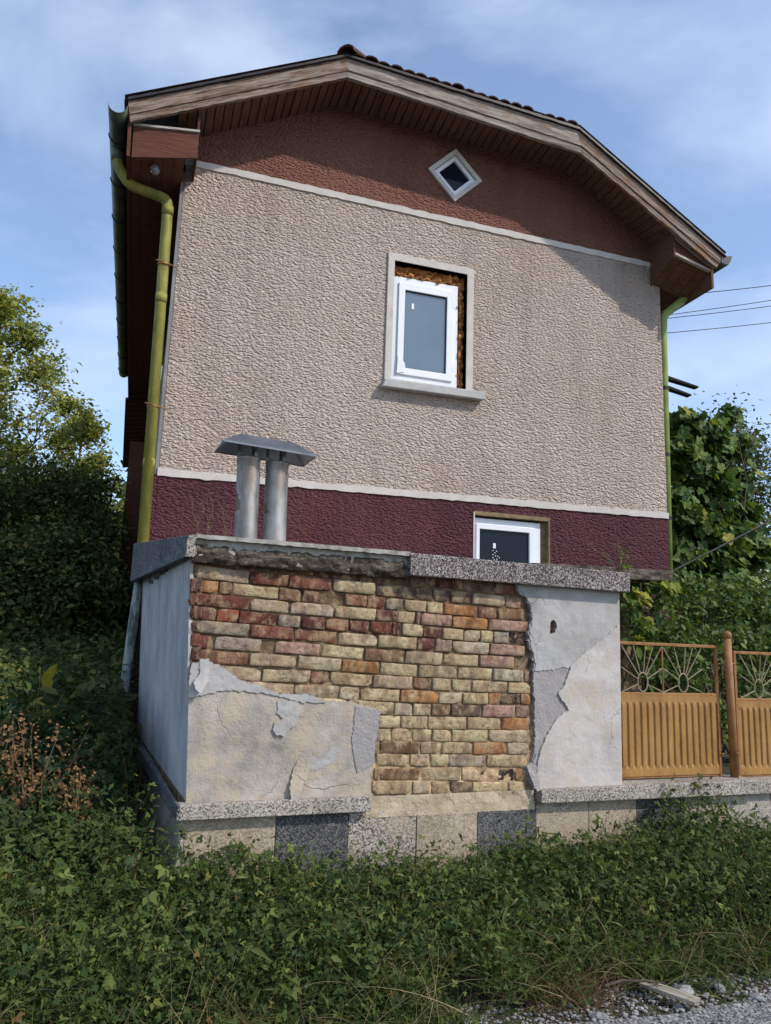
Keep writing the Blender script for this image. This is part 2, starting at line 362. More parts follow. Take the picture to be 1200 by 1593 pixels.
def roadmat():
    m = M('gravel_road', .95, spec=.15)
    cc = m.vor(55, 'F1', out='Color'); d = m.vor(55, 'F1')
    f = m.math('ADD', m.math('MULTIPLY', m.sep(0, cc), .5), m.math('MULTIPLY', m.noise(6, 6, .7), .5))
    c = m.ramp(f, [(.2, (.075, .07, .065)), (.42, (.15, .145, .14)), (.58, (.225, .22, .215)), (.8, (.33, .32, .31))])
    m.color(c); m.bump(d, -.012); m.bump(m.noise(9, 5), .02); return m.m
M_ROAD = roadmat()
def leafmat(name, stops, gloss=.5, trans=.3, attr='tint'):
    m = M(name, gloss+.1, 0, .18)
    if attr == 'obj': f = m.n('ShaderNodeObjectInfo').outputs['Random']
    else:
        a = m.n('ShaderNodeAttribute'); a.attribute_name = attr; f = a.outputs['Fac']
    c = m.ramp(f, stops); m.color(c)
    tr = m.n('ShaderNodeBsdfTranslucent'); m.l(m.mix(1.0, c, (1.25, 1.3, .6), 'MULTIPLY'), tr.inputs[0])
    ms = m.n('ShaderNodeMixShader'); ms.inputs[0].default_value = trans
    m.l(m.b.outputs[0], ms.inputs[1]); m.l(tr.outputs[0], ms.inputs[2])
    m.l(ms.outputs[0], m.t.nodes['Material Output'].inputs[0]); return m.m
L_BRAMBLE = leafmat('bramble_leaf', [(0, (.024, .038, .012)), (.3, (.040, .064, .016)), (.62, (.082, .116, .026)), (.90, (.175, .21, .05)), (.955, (.16, .15, .03)), (1, (.14, .075, .03))])
L_BRAMBLE2 = leafmat('dark_weed_leaf', [(0, (.020, .038, .014)), (.5, (.04, .066, .020)), (.88, (.09, .125, .034)), (.95, (.17, .15, .03)), (1, (.12, .07, .035))])
L_GRASS = leafmat('grass_blade', [(0, (.05, .075, .02)), (.45, (.09, .115, .03)), (.75, (.17, .165, .06)), (1, (.34, .28, .15))])
L_DRY = leafmat('dry_stalk', [(0, (.11, .06, .03)), (.5, (.20, .13, .07)), (1, (.32, .25, .15))], .8, .15)
L_TREE = leafmat('yellowing_tree_leaf', [(0, (.05, .08, .02)), (.35, (.17, .20, .045)), (.7, (.32, .33, .08)), (.92, (.44, .36, .09)), (1, (.22, .11, .03))], .5, .35)
L_DARK = leafmat('dark_shrub_leaf', [(0, (.025, .038, .014)), (.5, (.08, .105, .028)), (.84, (.16, .18, .045)), (.94, (.20, .17, .04)), (1, (.22, .15, .04))], .55, .2)
L_VINE = leafmat('grape_leaf', [(0, (.03, .06, .018)), (.5, (.07, .12, .028)), (.85, (.15, .21, .045)), (.97, (.20, .22, .03)), (1, (.26, .24, .04))], .42, .3)
L_VINEO = leafmat('grape_leaf_single', [(0, (.03, .06, .018)), (.5, (.07, .12, .03)), (.85, (.15, .21, .045)), (.93, (.22, .24, .03)), (1, (.28, .25, .04))], .42, .3, 'obj')
L_YELLOW = leafmat('yellow_leaf', [(0, (.30, .24, .03)), (1, (.42, .34, .04))], .5, .3)

# ---------------------------------------------------------------- ground and road
def ground_z(x, y):
    """terrain height (numpy arrays or floats)"""
    x = np.asarray(x, float); y = np.asarray(y, float)
    f = np.clip((y+1.02)/1.0, 0, 1); f = f*f*(3-2*f)
    z = -.66 + .16*f
    leftw = np.clip((0.4-x)/.8, 0, 1); rightw = np.clip((x-3.0)/1.5, 0, 1)
    back = np.clip(y-.3, 0, None)
    z = z + leftw*(.13*np.minimum(back, 8)+.09*np.clip(back-8, 0, 30)) + rightw*np.minimum(back*.6, .45)
    z = z + np.clip(y-18, 0, 60)*.12
    z = z + .02*np.sin(x*3.1+y*1.7)*np.clip(y+1.3, 0, 1)
    return z
def axis(lo, hi, dense0, dense1, step):
    a = list(np.arange(dense0, dense1+1e-6, step)); s = step; v = dense1
    while v < hi: s *= 1.35; v += s; a.append(min(v, hi))
    s = step; v = dense0
    while v > lo: s *= 1.35; v -= s; a.insert(0, max(v, lo))
    return np.array(a)
gx = axis(-400, 400, -6, 8, .12); gy = axis(-300, 400, -3, 12, .12)
X, Y = np.meshgrid(gx, gy); Z = ground_z(X, Y)
nx, ny = len(gx), len(gy)
V = np.stack([X, Y, Z], -1).reshape(-1, 3)
F = [(j*nx+i, j*nx+i+1, (j+1)*nx+i+1, (j+1)*nx+i) for j in range(ny-1) for i in range(nx-1)]
g = mesh('ground', V, F, M_GROUND, smooth=True); props(g, kind='structure')
rx = np.arange(-30, 40, .1)
edge = [(-1.12 + .06*math.sin(x*2.3)+.05*noise.noise(Vector((x*3, 0, 0)))+ (-.9 if x < .4 else (-.9*(1.3-x)/.9 if x < 1.3 else 0)), x) for x in rx]
V = []; F = []
for i, (ey, x) in enumerate(edge): V += [(x, ey, -.655), (x, -9.0, -.655)]
for i in range(len(edge)-1): F.append((2*i, 2*i+1, 2*i+3, 2*i+2))
r = mesh('gravel_road', V, F, M_ROAD); props(r, kind='structure')

# ---------------------------------------------------------------- house
house = empty('house', 'two-storey house with a roughcast gable in terracotta, beige and plum bands', 'house', (2.66, YH, 0))
def H(mb, name, mat, parent=None, smooth=False, bevel=0):      # world coordinates -> child of the house
    p = parent or house
    o = mb.obj(name, mat, None, smooth, bevel=bevel); o.parent = p
    if p is house: o.matrix_parent_inverse = Matrix.Translation((-2.66, -YH, 0))
    return o
XL, XR = -.19, 5.52; YB = 10.0
ZT, ZLB = 5.70, 2.49       # the two trim bands
def ub(x): return 5.73 - .006*x
def lb(x): return 2.49 + .013*(x+.19)
WB = (2.07, 2.93, 3.70, 5.09)      # upper window opening
LW = (3.06, 3.955, 1.55, 2.395)    # lower window opening
DIA = [(2.76, 5.955), (3.08, 6.29), (2.76, 6.62), (2.44, 6.29)]
y0, y1 = YH, YH+.25
gable = [(XL, ub(XL)), (XR, ub(XR)), (5.62, 5.80), (4.20, 6.74), (1.34, 6.84), (-.10, 6.10), (XL, 6.0)]
H(MB().prism(gable, y0, y1, [DIA]), 'gable_wall', M_TERRA)
H(MB().prism([(XL, lb(XL)), (XR, lb(XR)), (XR, ub(XR)), (XL, ub(XL))], y0, y1, [[(WB[0], WB[2]), (WB[1], WB[2]), (WB[1], WB[3]), (WB[0], WB[3])]]), 'upper_wall', M_BEIGE)
H(MB().prism([(XL, -.6), (XR, -.6), (XR, lb(XR)), (XL, lb(XL))], y0, y1, [[(LW[0], LW[2]), (LW[1], LW[2]), (LW[1], LW[3]), (LW[0], LW[3])]]), 'lower_wall', M_PURPLE)
sw = MB().box((XL, y1, -.6), (XL+.25, YB, lb(XL))).box((XR-.25, y1, -.6), (XR, YB, lb(XL))).box((XL, YB-.25, -.6), (XR, YB, lb(XL)))
H(sw, 'side_wall', M_PURPLE)
sw = MB().box((XL, y1, lb(XL)), (XL+.25, YB, 5.6)).box((XR-.25, y1, lb(XL)), (XR, YB, 5.6)).box((XL, YB-.25, lb(XL)), (XR, YB, 5.6))
H(sw, 'side_wall', M_BEIGE)
def band(fz, hh, seed):   # slightly wavy hand-run band
    rr = random.Random(seed); T = []; B = []; n = 90
    for i in range(n+1):
        x = XL-.012+(XR-XL+.024)*i/n; T.append((x, fz(x)+hh+rr.gauss(0, .0035))); B.append((x, fz(x)-hh+rr.gauss(0, .0035)))
    return MB().prism(B+T[::-1], YH-.014, YH+.01)
H(band(ub, .036, 1), 'trim_band', M_TRIM); H(band(lb, .036, 2), 'trim_band', M_TRIM)
H(MB().box((XL-.035, YH+.004, lb(XL)-.02), (XL-.002, YH+.12, 5.62)), 'corner_strip', M_CORNER)
H(MB().box((XL-.045, YH-.006, -.5), (XL-.002, YH+.12, lb(XL)-.024)), 'corner_strip', M_PURPLE)

# --- upper window
a, b, c, d = WB
win = MB()
# surround: flat plaster architrave, proud of the roughcast
def ring(o, i, ya, yb): return MB().prism(o, ya, yb, [i])
sur = ring([(1.995, 3.72), (3.012, 3.735), (3.012, 5.172), (1.995, 5.178)], [(a, 3.74), (b, 3.74), (b, d), (a, d)], YH-.022, YH+.015)
window = H(ring([(a+.02, 3.752), (b-.075, 3.752), (b-.08, 4.965), (a+.015, 4.95)], [(a+.085, 3.835), (b-.155, 3.835), (b-.155, 4.875), (a+.085, 4.865)], YH+.055, YH+.12), 'window', M_WHITE, bevel=.004)
H(sur, 'window_surround', M_TRIM, bevel=.004)
H(ring([(a+.075, 3.825), (b-.138, 3.825), (b-.138, 4.885), (a+.075, 4.88)], [(a+.150, 3.905), (b-.215, 3.905), (b-.215, 4.80), (a+.150, 4.80)], YH+.035, YH+.075), 'window_sash', M_WHITE, window, bevel=.006)
H(ring([(a+.146, 3.901), (b-.211, 3.901), (b-.211, 4.804), (a+.146, 4.804)], [(a+.156, 3.911), (b-.221, 3.911), (b-.221, 4.794), (a+.156, 4.794)], YH+.048, YH+.07), 'gasket', M_CHARCOAL, window)
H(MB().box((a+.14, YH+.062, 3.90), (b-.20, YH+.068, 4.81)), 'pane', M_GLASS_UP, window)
H(MB().box((a+.235, YH+.058, 4.60), (a+.262, YH+.0605, 4.665)), 'sticker', M_STICKER, window)
H(MB().prism([(a+.075, 3.83), (a+.16, 3.85), (a+.172, 3.90), (a+.165, 3.95), (a+.13, 4.0), (a+.085, 4.02)], YH+.027, YH+.034), 'peeling_film', M_STICKER, window)
for zz in (3.98, 4.72): H(MB().tube([(b-.135, YH+.045, zz-.03), (b-.135, YH+.045, zz+.03)], .009, 8), 'hinge', M_WHITE, window)
# opening filled with rough foam and broken brick round the frame
def lumpy(x0, x1, z0, z1, yy, amp, st, seed):
    mb = MB(); nx_ = max(2, int((x1-x0)/st)); nz_ = max(2, int((z1-z0)/st)); V = []; F = []
    for j in range(nz_+1):
        for i in range(nx_+1):
            x = x0+(x1-x0)*i/nx_; z = z0+(z1-z0)*j/nz_
            V.append((x, yy-amp*noise.fractal(Vector((x*14, seed, z*14)), .6, 2.0, 4), z))
    for j in range(nz_):
        for i in range(nx_): F.append((j*(nx_+1)+i, j*(nx_+1)+i+1, (j+1)*(nx_+1)+i+1, (j+1)*(nx_+1)+i))
    return mb.add(V, F)
H(lumpy(a-.01, b+.01, 4.93, d+.01, YH+.075, .05, .012, 3).add(*(lambda m: (m.V, m.F))(lumpy(b-.09, b+.01, 3.70, 4.95, YH+.075, .05, .012, 5))).add(*(lambda m: (m.V, m.F))(lumpy(a-.01, a+.03, 3.70, 4.95, YH+.08, .03, .012, 7))), 'foam_fill', M_FOAM, smooth=True)
for i, (p, q, r_) in enumerate([((a+.01, 4.99), (a+.35, 4.965), .026), ((a+.3, 4.97), (b-.12, 4.985), .020), ((b-.055, 4.93), (b-.045, 4.45), .024), ((b-.05, 4.40), (b-.06, 3.80), .020)]):
    P = [Vector((p[0]+(q[0]-p[0])*t, YH+.055+.012*math.sin(t*19+i), p[1]+(q[1]-p[1])*t+.012*math.sin(t*23+i*2))) for t in [k/14 for k in range(15)]]
    H(MB().tube(P, [r_*(.25+.75*abs(noise.noise(Vector((k*.7, i*3.1, 1)))*2)) for k in range(15)], 8), 'foam_bead', M_FOAM, smooth=True)
H(MB().box((a-.02, YH+.19, 3.6), (b+.02, YH+.26, 5.2)), 'room_backing', M_CHARCOAL)
# reveal liner: mortar sides of the opening
H(MB().box((b, YH-.018, 3.73), (b+.004, YH+.2, d)).box((a-.004, YH-.018, 3.73), (a, YH+.2, d)).box((a, YH-.018, d), (b, YH+.2, d+.004)), 'reveal', M_TRIM)
H(MB().hexa([(1.955, YH-.10, 3.615), (3.125, YH-.10, 3.625), (3.125, YH+.05, 3.64), (1.955, YH+.05, 3.63), (1.985, YH-.10, 3.70), (3.125, YH-.10, 3.712), (3.125, YH+.05, 3.738), (1.985, YH+.05, 3.73)]), 'window_sill', M_SILL, bevel=.008)
# --- diamond window
def dia(cx, cz, r_): return [(cx, cz-r_), (cx+r_, cz), (cx, cz+r_), (cx-r_, cz)]
dw = H(ring(dia(2.762, 6.287, .335), dia(2.762, 6.287, .262), YH-.028, YH+.06), 'diamond_window', M_TRIM, bevel=.004)
H(ring(dia(2.762, 6.287, .256), dia(2.762, 6.287, .195), YH+.0, YH+.05), 'window_sash', M_WHITE, dw, bevel=.004)
H(MB().prism(dia(2.762, 6.287, .20), YH+.03, YH+.036), 'pane', M_GLASS_DK, dw)
H(MB().prism(dia(2.762, 6.287, .30), YH+.12, YH+.14), 'room_backing', M_CHARCOAL)
# --- lower window
a, b, c, d = LW
lw = H(ring([(a+.003, 1.6), (b-.075, 1.6), (b-.075, 2.345), (a+.003, 2.345)], [(a+.05, 1.65), (b-.165, 1.65), (b-.165, 2.275), (a+.05, 2.275)], YH+.055, YH+.12), 'window', M_WHITE, bevel=.004)
H(ring([(a+.045, 1.645), (b-.15, 1.645), (b-.15, 2.285), (a+.045, 2.285)], [(a+.085, 1.69), (b-.215, 1.69), (b-.215, 2.225), (a+.085, 2.225)], YH+.040, YH+.08), 'window_sash', M_WHITE, lw, bevel=.005)
H(MB().box((a+.08, YH+.068, 1.68), (b-.21, YH+.074, 2.24)), 'pane', M_GLASS_DK, lw)
H(MB().box((a+.255, YH+.064, 2.03), (a+.285, YH+.0665, 2.085)), 'sticker', M_STICKER, lw)
dm = MB()
for px, pz in [(0, 0), (.042, -.004), (.022, -.024), (0, -.044), (.03, -.056), (.056, -.060), (.074, -.074), (.0, -.078), (.045, -.09), (.015, -.10)]:
    P = [(a+.255+px+.006*math.cos(t*math.pi/3), YH+.0655, 2.005+pz+.006*math.sin(t*math.pi/3)) for t in range(6)]; dm.add(P, [tuple(range(6))])
H(dm, 'sticker_dots', M_STICKER, lw)
H(MB().box((b-.085, YH+.058, 1.56), (b, YH+.2, d)), 'ochre_reveal', M_OCHREREVEAL)
H(MB().box((b-.004, YH-.006, 1.56), (b+.012, YH+.2, d+.01)).box((a, YH-.006, d-.03), (b-.006, YH+.2, d+.012)), 'ochre_reveal', M_OCHREREVEAL)
H(MB().box((a-.012, YH-.008, 1.56), (a+.003, YH+.1, d)), 'reveal', M_TRIM)
H(MB().box((a-.02, YH+.19, 1.5), (b+.02, YH+.255, 2.45)), 'room_backing', M_CHARCOAL)

# --- roof
YF = YH-.5
LT = [(-.77, 5.905), (1.312, 7.0), (4.08, 6.885), (6.06, 5.71)]     # top line of the fascias (x,z) at y=YF
LBm = [(-.73, 5.675), (1.331, 6.745), (4.10, 6.57), (5.93, 5.52)]   # bottom line
SW = [(-.73, 5.70), (1.345, 6.79), (4.205, 6.69), (5.93, 5.62)]     # where the soffit meets the wall plane
def roofpt(x): return None
def board(name, p, q, h0, h1, th, y, mat, parent, lift=0, seg=10, amp=.004, seed=0):
    """a weathered board in a plane y=const, local x along the grain. h0..h1 across the grain"""
    rr = random.Random(seed); p = Vector(p); q = Vector(q); d = q-p; L = d.length; ang = math.atan2(d.z, d.x)
    n = max(2, int(L/.12)); lo = [(L*i/n, h0+rr.gauss(0, amp)) for i in range(n+1)]; hi = [(L*i/n, h1+rr.gauss(0, amp*.6)) for i in range(n+1)]
    mb = MB().prism(lo+hi[::-1], y, y+th)
    o = mb.obj(name, mat, None, bevel=.003); o.parent = parent
    o.matrix_parent_inverse = Matrix.Translation(-Vector((2.66, YH, 0)))
    o.location = p; o.rotation_euler = (0, -ang, 0)
    return o
for k in range(3):
    t0, t1 = LT[k], LT[k+1]; b0, b1 = LBm[k], LBm[k+1]
    mt = M_FASCIA if k != 1 else M_FASCIA2
    # main board
    n = 14; lo = []; hi = []; rr = random.Random(k+3)
    L = math.hypot(t1[0]-t0[0], t1[1]-t0[1]); ang = math.atan2(t1[1]-t0[1], t1[0]-t0[0])
    ca, sa = math.cos(ang), math.sin(ang)
    def loc_(pt): dx, dz = pt[0]-t0[0], pt[1]-t0[1]; return (dx*ca+dz*sa, -dx*sa+dz*ca)
    B0, B1 = loc_(b0), loc_(b1); T1 = loc_(t1)
    def strip(f0, f1, ya, yb, name, mat, amp, ext=0):
        lo = []; hi = []
        for i in range(n*3+1):
            t = i/(n*3); xa = -ext+(B0[0]+(B1[0]-B0[0])*t)*1.0; xt = (T1[0])*t
            zb = B0[1]+(B1[1]-B0[1])*t
            lo.append((xt*(1-f0)+(B0[0]+(B1[0]-B0[0])*t)*f0, zb*f0+rr.gauss(0, amp))); hi.append((xt*(1-f1)+(B0[0]+(B1[0]-B0[0])*t)*f1, zb*f1+rr.gauss(0, amp)))
        mb = MB().prism(lo+hi[::-1], ya, yb); o = mb.obj(name, mat, None); o.parent = house
        o.matrix_parent_inverse = Matrix.Translation(-Vector((2.66, YH, 0))); o.location = (t0[0], YF, t0[1]); o.rotation_euler = (0, -ang, 0); return o
    strip(.70, .06, 0, .03, 'fascia_board', mt, .0015)
    strip(1.0, .64, -.022, .018, 'fascia_board', mt, .003)
    strip(.72, .58, -.034, .0, 'fascia_moulding', mt, .0015)
    strip(.07, -.03, -.03, .05, 'roof_flashing', M_DARKMETAL, .002)
    if k == 1:
        strip(.66, .62, -.026, .002, 'fascia_split', M_DARKMETAL, .003)
# soffit boards run back from the fascia to the wall
sb = {}
for k, (nb) in enumerate((24, 31, 22)):
    a0, a1 = LBm[k], LBm[k+1]; c0, c1 = SW[k], SW[k+1]
    i0 = 0
    for i in range(nb):
        t0_, t1_ = i/nb, (i+.87)/nb
        if k == 0 and t0_ < .20: continue                  # open, broken bay at the left eave
        rr = random.Random(k*100+i); dz = rr.uniform(-.006, .006)
        def pt(A, B, t): return (A[0]+(B[0]-A[0])*t, A[1]+(B[1]-A[1])*t)
        f0, f1, w0, w1 = pt(a0, a1, t0_), pt(a0, a1, t1_), pt(c0, c1, t0_), pt(c0, c1, t1_)
        mb = MB().hexa([(f0[0], YF+.005, f0[1]+.02+dz), (f1[0], YF+.005, f1[1]+.02+dz), (w1[0], YH+.03, w1[1]+dz), (w0[0], YH+.03, w0[1]+dz),
                        (f0[0], YF+.005, f0[1]+.04+dz), (f1[0], YF+.005, f1[1]+.04+dz), (w1[0], YH+.03, w1[1]+.02+dz), (w0[0], YH+.03, w0[1]+.02+dz)])
        V = [Vector(v)-Vector((f0[0], YF, f0[1])) for v in mb.V]
        V = [(v.y, -v.x, v.z) for v in V]                  # grain along local x
        o = mesh('soffit_board', V, mb.F, M_SOFFIT); o.parent = house; o.matrix_parent_inverse = Matrix.Translation(-Vector((2.66, YH, 0)))
        o.location = (f0[0], YF, f0[1]); o.rotation_euler = (0, 0, math.pi/2)
# near-black sheets put in as the shade above the soffit boards, under the tiles
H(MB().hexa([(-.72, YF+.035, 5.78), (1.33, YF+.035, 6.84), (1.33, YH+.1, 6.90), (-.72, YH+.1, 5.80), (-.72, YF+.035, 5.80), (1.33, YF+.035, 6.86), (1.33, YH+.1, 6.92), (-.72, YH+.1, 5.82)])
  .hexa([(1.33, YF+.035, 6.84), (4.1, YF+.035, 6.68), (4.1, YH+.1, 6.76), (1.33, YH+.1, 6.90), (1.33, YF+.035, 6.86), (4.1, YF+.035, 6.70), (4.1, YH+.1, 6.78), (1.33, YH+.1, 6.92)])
  .hexa([(4.1, YF+.035, 6.68), (5.95, YF+.035, 5.63), (5.95, YH+.1, 5.72), (4.1, YH+.1, 6.76), (4.1, YF+.035, 6.70), (5.95, YF+.035, 5.65), (5.95, YH+.1, 5.74), (4.1, YH+.1, 6.78)]), 'soffit_shade_sheet', M_DARKMETAL)
# roof slopes (half-hipped gable)
XRG = 2.70; ZRG = 7.72; YE = YB+.45
def slope(V, name, mat=M_TILE):
    mb = MB(); n = len(V); mb.add(V, [tuple(range(n))]); mb.add([(x, y, z-.05) for x, y, z in V], [tuple(range(n-1, -1, -1))])
    return H(mb, name, mat)
slope([(-.80, YF-.03, 5.93), (1.31, YF-.03, 7.03), (XRG, YF+1.25, ZRG), (XRG, YE, ZRG), (-.80, YE, 5.93)], 'roof_slope')
slope([(1.31, YF-.03, 7.03), (4.09, YF-.03, 6.92), (XRG, YF+1.25, ZRG)], 'roof_slope')
slope([(4.09, YF-.03, 6.92), (6.08, YF-.03, 5.74), (6.08, YE, 5.74), (XRG, YE, ZRG), (XRG, YF+1.25, ZRG)], 'roof_slope')
# curved tiles peeping over the hip eave and the hips
def tile_mb(L=.36, w0=.17, w1=.13, h=.055, t=.014, n=6):
    V = []; F = []
    for j, (yy, ww) in enumerate(((0, w0), (L, w1))):
        for layer, hh in ((0, 0), (1, t)):
            for i in range(n+1):
                an = math.pi*i/n; V.append((-math.cos(an)*(ww/2-(0 if layer else .004)), yy, math.sin(an)*h+hh))
    m = n+1
    for i in range(n):
        F += [(i, i+1, m*2+i+1, m*2+i), (m+i, m*3+i, m*3+i+1, m+i+1), (i, m+i, m+i+1, i+1), (2*m+i, 2*m+i+1, 3*m+i+1, 3*m+i)]
    F += [(0, 2*m, 3*m, m), (n, m+n, 3*m+n, 2*m+n)]
    return V, F
TV, TF = tile_mb(); tme = bpy.data.meshes.new('tile'); tme.from_pydata(TV, [], TF); tme.materials.append(M_TILE)
def tile(loc, rot, sc=1):
    o = bpy.data.objects.new('tile', tme); col.objects.link(o); o.parent = house
    o.location = Vector(loc)-Vector((2.66, YH, 0)); o.rotation_euler = rot; o.scale = (sc, sc, sc)
nt = 19
for i in range(nt):
    t = (i+.5)/nt; rr = random.Random(i)
    tile((1.36+(4.05-1.36)*t, YF-.005+rr.uniform(-.02, .015), 6.985-.115*t+rr.uniform(-.012, .016)), (math.radians(28), rr.uniform(-.05, .05), rr.uniform(-.06, .06)), 1.0)
for i in range(4): tile((1.29+.24*i, YF-.02+.27*i, 7.015+.15*i), (math.radians(20), 0, math.radians(-48)), 1.25)
for i in range(4): tile((4.06-.25*i, YF+.05+.27*i, 6.90+.16*i), (math.radians(20), 0, math.radians(48)), 1.25)

# eave boxes and side eaves
BX = [(-.69, 5.37), (-.10, 5.505), (-.10, 5.775), (-.70, 5.69)]
for i in range(3):                                           # front of the left eave box: three planks
    f0, f1 = i/3, (i+.97)/3
    def q(u, f): 
        lo = (BX[0][0]+(BX[1][0]-BX[0][0])*u, BX[0][1]+(BX[1][1]-BX[0][1])*u); hi = (BX[3][0]+(BX[2][0]-BX[3][0])*u, BX[3][1]+(BX[2][1]-BX[3][1])*u)
        return (lo[0]+(hi[0]-lo[0])*f, lo[1]+(hi[1]-lo[1])*f)
    H(MB().prism([q(0, f0), q(1, f0), q(1, f1), q(0, f1)], YF+.06+.003*i, YF+.08), 'eave_board', M_EAVE)
H(MB().prism([(-.70, 5.692), (-.095, 5.779), (-.095, 5.800), (-.70, 5.713)], YF+.045, YF+.085), 'eave_batten', M_TRIMWOOD)
H(MB().hexa([(-.12, YF+.08, 5.50), (-.10, YF+.08, 5.50), (-.10, YH, 5.53), (-.12, YH, 5.53), (-.12, YF+.08, 5.95), (-.10, YF+.08, 5.96), (-.10, YH, 5.99), (-.12, YH, 5.99)]), 'eave_cheek', M_EAVE)
nb = 5
for i in range(nb):                                          # long boards of the side eaves
    x0_, x1_ = -.70+(.49)*i/nb, -.70+.49*(i+.95)/nb
    z0_, z1_ = 5.37+.13*i/nb, 5.37+.13*(i+.95)/nb
    H(MB().hexa([(x0_, YF+.08, z0_), (x1_, YF+.08, z1_), (x1_, YE, z1_), (x0_, YE, z0_), (x0_, YF+.08, z0_+.02), (x1_, YF+.08, z1_+.02), (x1_, YE, z1_+.02), (x0_, YE, z0_+.02)]), 'eave_board', M_EAVE)
H(MB().hexa([(-.735, YF+.02, 5.35), (-.705, YF+.02, 5.35), (-.705, YE, 5.35), (-.735, YE, 5.35), (-.755, YF+.02, 5.86), (-.725, YF+.02, 5.86), (-.725, YE, 5.86), (-.755, YE, 5.86)]), 'eave_fascia', M_EAVE)
H(MB().box((-.72, 9.90, 5.34), (-.19, 9.93, 6.15)), 'eave_end', M_EAVE)
# right eave box
H(MB().prism([(5.40, 5.64), (5.92, 5.53), (5.93, 5.56), (5.42, 5.86), (5.40, 5.86)], YF+.07, YF+.09), 'eave_board', M_EAVE)
H(MB().prism([(5.40, 5.83), (5.93, 5.545), (5.95, 5.56), (5.40, 5.875)], YF+.045, YF+.075), 'eave_batten', M_TRIMWOOD)
H(MB().prism([(5.40, 5.615), (5.90, 5.495), (5.90, 5.52), (5.40, 5.645)], YF+.045, YF+.085), 'eave_batten', M_TRIMWOOD)
H(MB().hexa([(5.385, YF+.05, 5.62), (5.40, YF+.05, 5.62), (5.40, YH, 5.42), (5.385, YH, 5.42), (5.385, YF+.05, 5.93), (5.40, YF+.05, 5.93), (5.40, YH, 5.99), (5.385, YH, 5.99)]), 'eave_cheek', M_SOFFIT)
for i in range(4):
    x0_, x1_ = 5.40+.52*i/4, 5.40+.52*(i+.95)/4
    for (ya, yb, dz0, dz1) in ((YF+.09, YH, .0, -.17), (YH, YE, -.17, -.17)):
        H(MB().hexa([(x0_, ya, 5.62-.11*i/4+dz0), (x1_, ya, 5.595-.11*i/4+dz0), (x1_, yb, 5.595-.11*i/4+dz1), (x0_, yb, 5.62-.11*i/4+dz1)]+[(x0_, ya, 5.64-.11*i/4+dz0), (x1_, ya, 5.615-.11*i/4+dz0), (x1_, yb, 5.615-.11*i/4+dz1), (x0_, yb, 5.64-.11*i/4+dz1)]), 'eave_board', M_SOFFIT)
H(MB().box((5.92, YF+.06, 5.30), (5.95, YE, 5.66)), 'eave_fascia', M_SOFFIT)

# gutters
def gutter(x, z, ya, yb, r_, name='gutter'):
    mb = MB(); n = 12; P = [ya+(yb-ya)*i/40 for i in range(41)]; V = []; F = []
    for j, yy in enumerate(P):
        for rr_, s_ in ((r_, 0), (r_-.004, 1)):
            for i in range(n+1):
                an = math.pi*(1+i/n); V.append((x+math.cos(an)*rr_, yy, z+math.sin(an)*rr_*1.1+.004*math.sin(yy*2.1)))
    m = n+1
    for j in range(40):
        for i in range(n):
            A = j*2*m; B = (j+1)*2*m
            F += [(A+i, B+i, B+i+1, A+i+1), (A+m+i, A+m+i+1, B+m+i+1, B+m+i)]
        F += [(j*2*m, j*2*m+m, (j+1)*2*m+m, (j+1)*2*m), (j*2*m+n, (j+1)*2*m+n, (j+1)*2*m+m+n, j*2*m+m+n)]
    for i in range(n): F.append((i, i+1, m+i+1, m+i)); E_ = 80*m; F.append((E_+i, E_+m+i, E_+m+i+1, E_+i+1))
    return H(mb.add(V, F), name, M_ZINC, smooth=True)
gt = gutter(-.845, 5.76, YF-.12, 9.9, .085)
for yy in np.arange(YF+.35, 9.8, .75):
    P = [(-.845+math.cos(math.pi*(1+i/10))*.09, yy, 5.76+math.sin(math.pi*(1+i/10))*.099) for i in range(11)]
    H(MB().tube(P, .006, 6), 'gutter_bracket', M_DARKMETAL, gt)
gt2 = gutter(6.085, 5.655, YF-.0, 9.9, .06)
H(MB().prism([(6.02, 5.68), (6.18, 5.725), (6.15, 5.64), (6.11, 5.60), (6.05, 5.595)], YF-.010, YF-.003), 'gutter_end', M_DARKMETAL, gt2)
# downpipes
def bend(P, n=5):
    P = [Vector(p) for p in P]; out = [P[0]]
    for i in range(1, len(P)-1):
        a_, b_, c_ = P[i-1], P[i], P[i+1]; r_ = min(.065, (a_-b_).length*.4, (c_-b_).length*.4)
        s_, e_ = b_+(a_-b_).normalized()*r_, b_+(c_-b_).normalized()*r_
        for k in range(n+1): t = k/n; out.append(s_*(1-t)**2+b_*2*t*(1-t)+e_*t*t)
    out.append(P[-1]); return out
yp = YH-.03
dp = H(MB().tube(bend([(-.845, yp, 5.70), (-.83, yp, 5.50), (-.70, yp, 5.33), (-.335, yp, 5.255), (-.325, yp, 5.0), (-.272, yp-.02, 1.55)]), .052, 16), 'downpipe', M_PIPE, smooth=True)
H(MB().tube([(-.845, yp, 5.70), (-.84, yp, 5.56)], [.062, .056], 14), 'outlet', M_ZINC, dp, smooth=True)
for zz in (5.13, 4.20, 2.55):
    xx = -.272-.053*(zz-1.55)/3.5
    H(MB().tube([(xx, yp-.01, zz-.045), (xx, yp-.01, zz+.045)], .0550, 16), 'pipe_collar', M_PIPE, dp, smooth=True)
for zz in (4.55, 3.10):
    xx = -.272-.053*(zz-1.55)/3.5
    H(MB().tube([(xx, yp-.01, zz-.008), (xx, yp-.01, zz+.008)], .060, 16), 'pipe_clamp', M_RUST, dp)
    H(MB().tube([(xx-.075, yp-.05, zz+.02), (xx-.01, yp-.07, zz+.012), (xx+.13, yp-.02, zz-.01)], .006, 6), 'clamp_rod', M_RUST, dp)
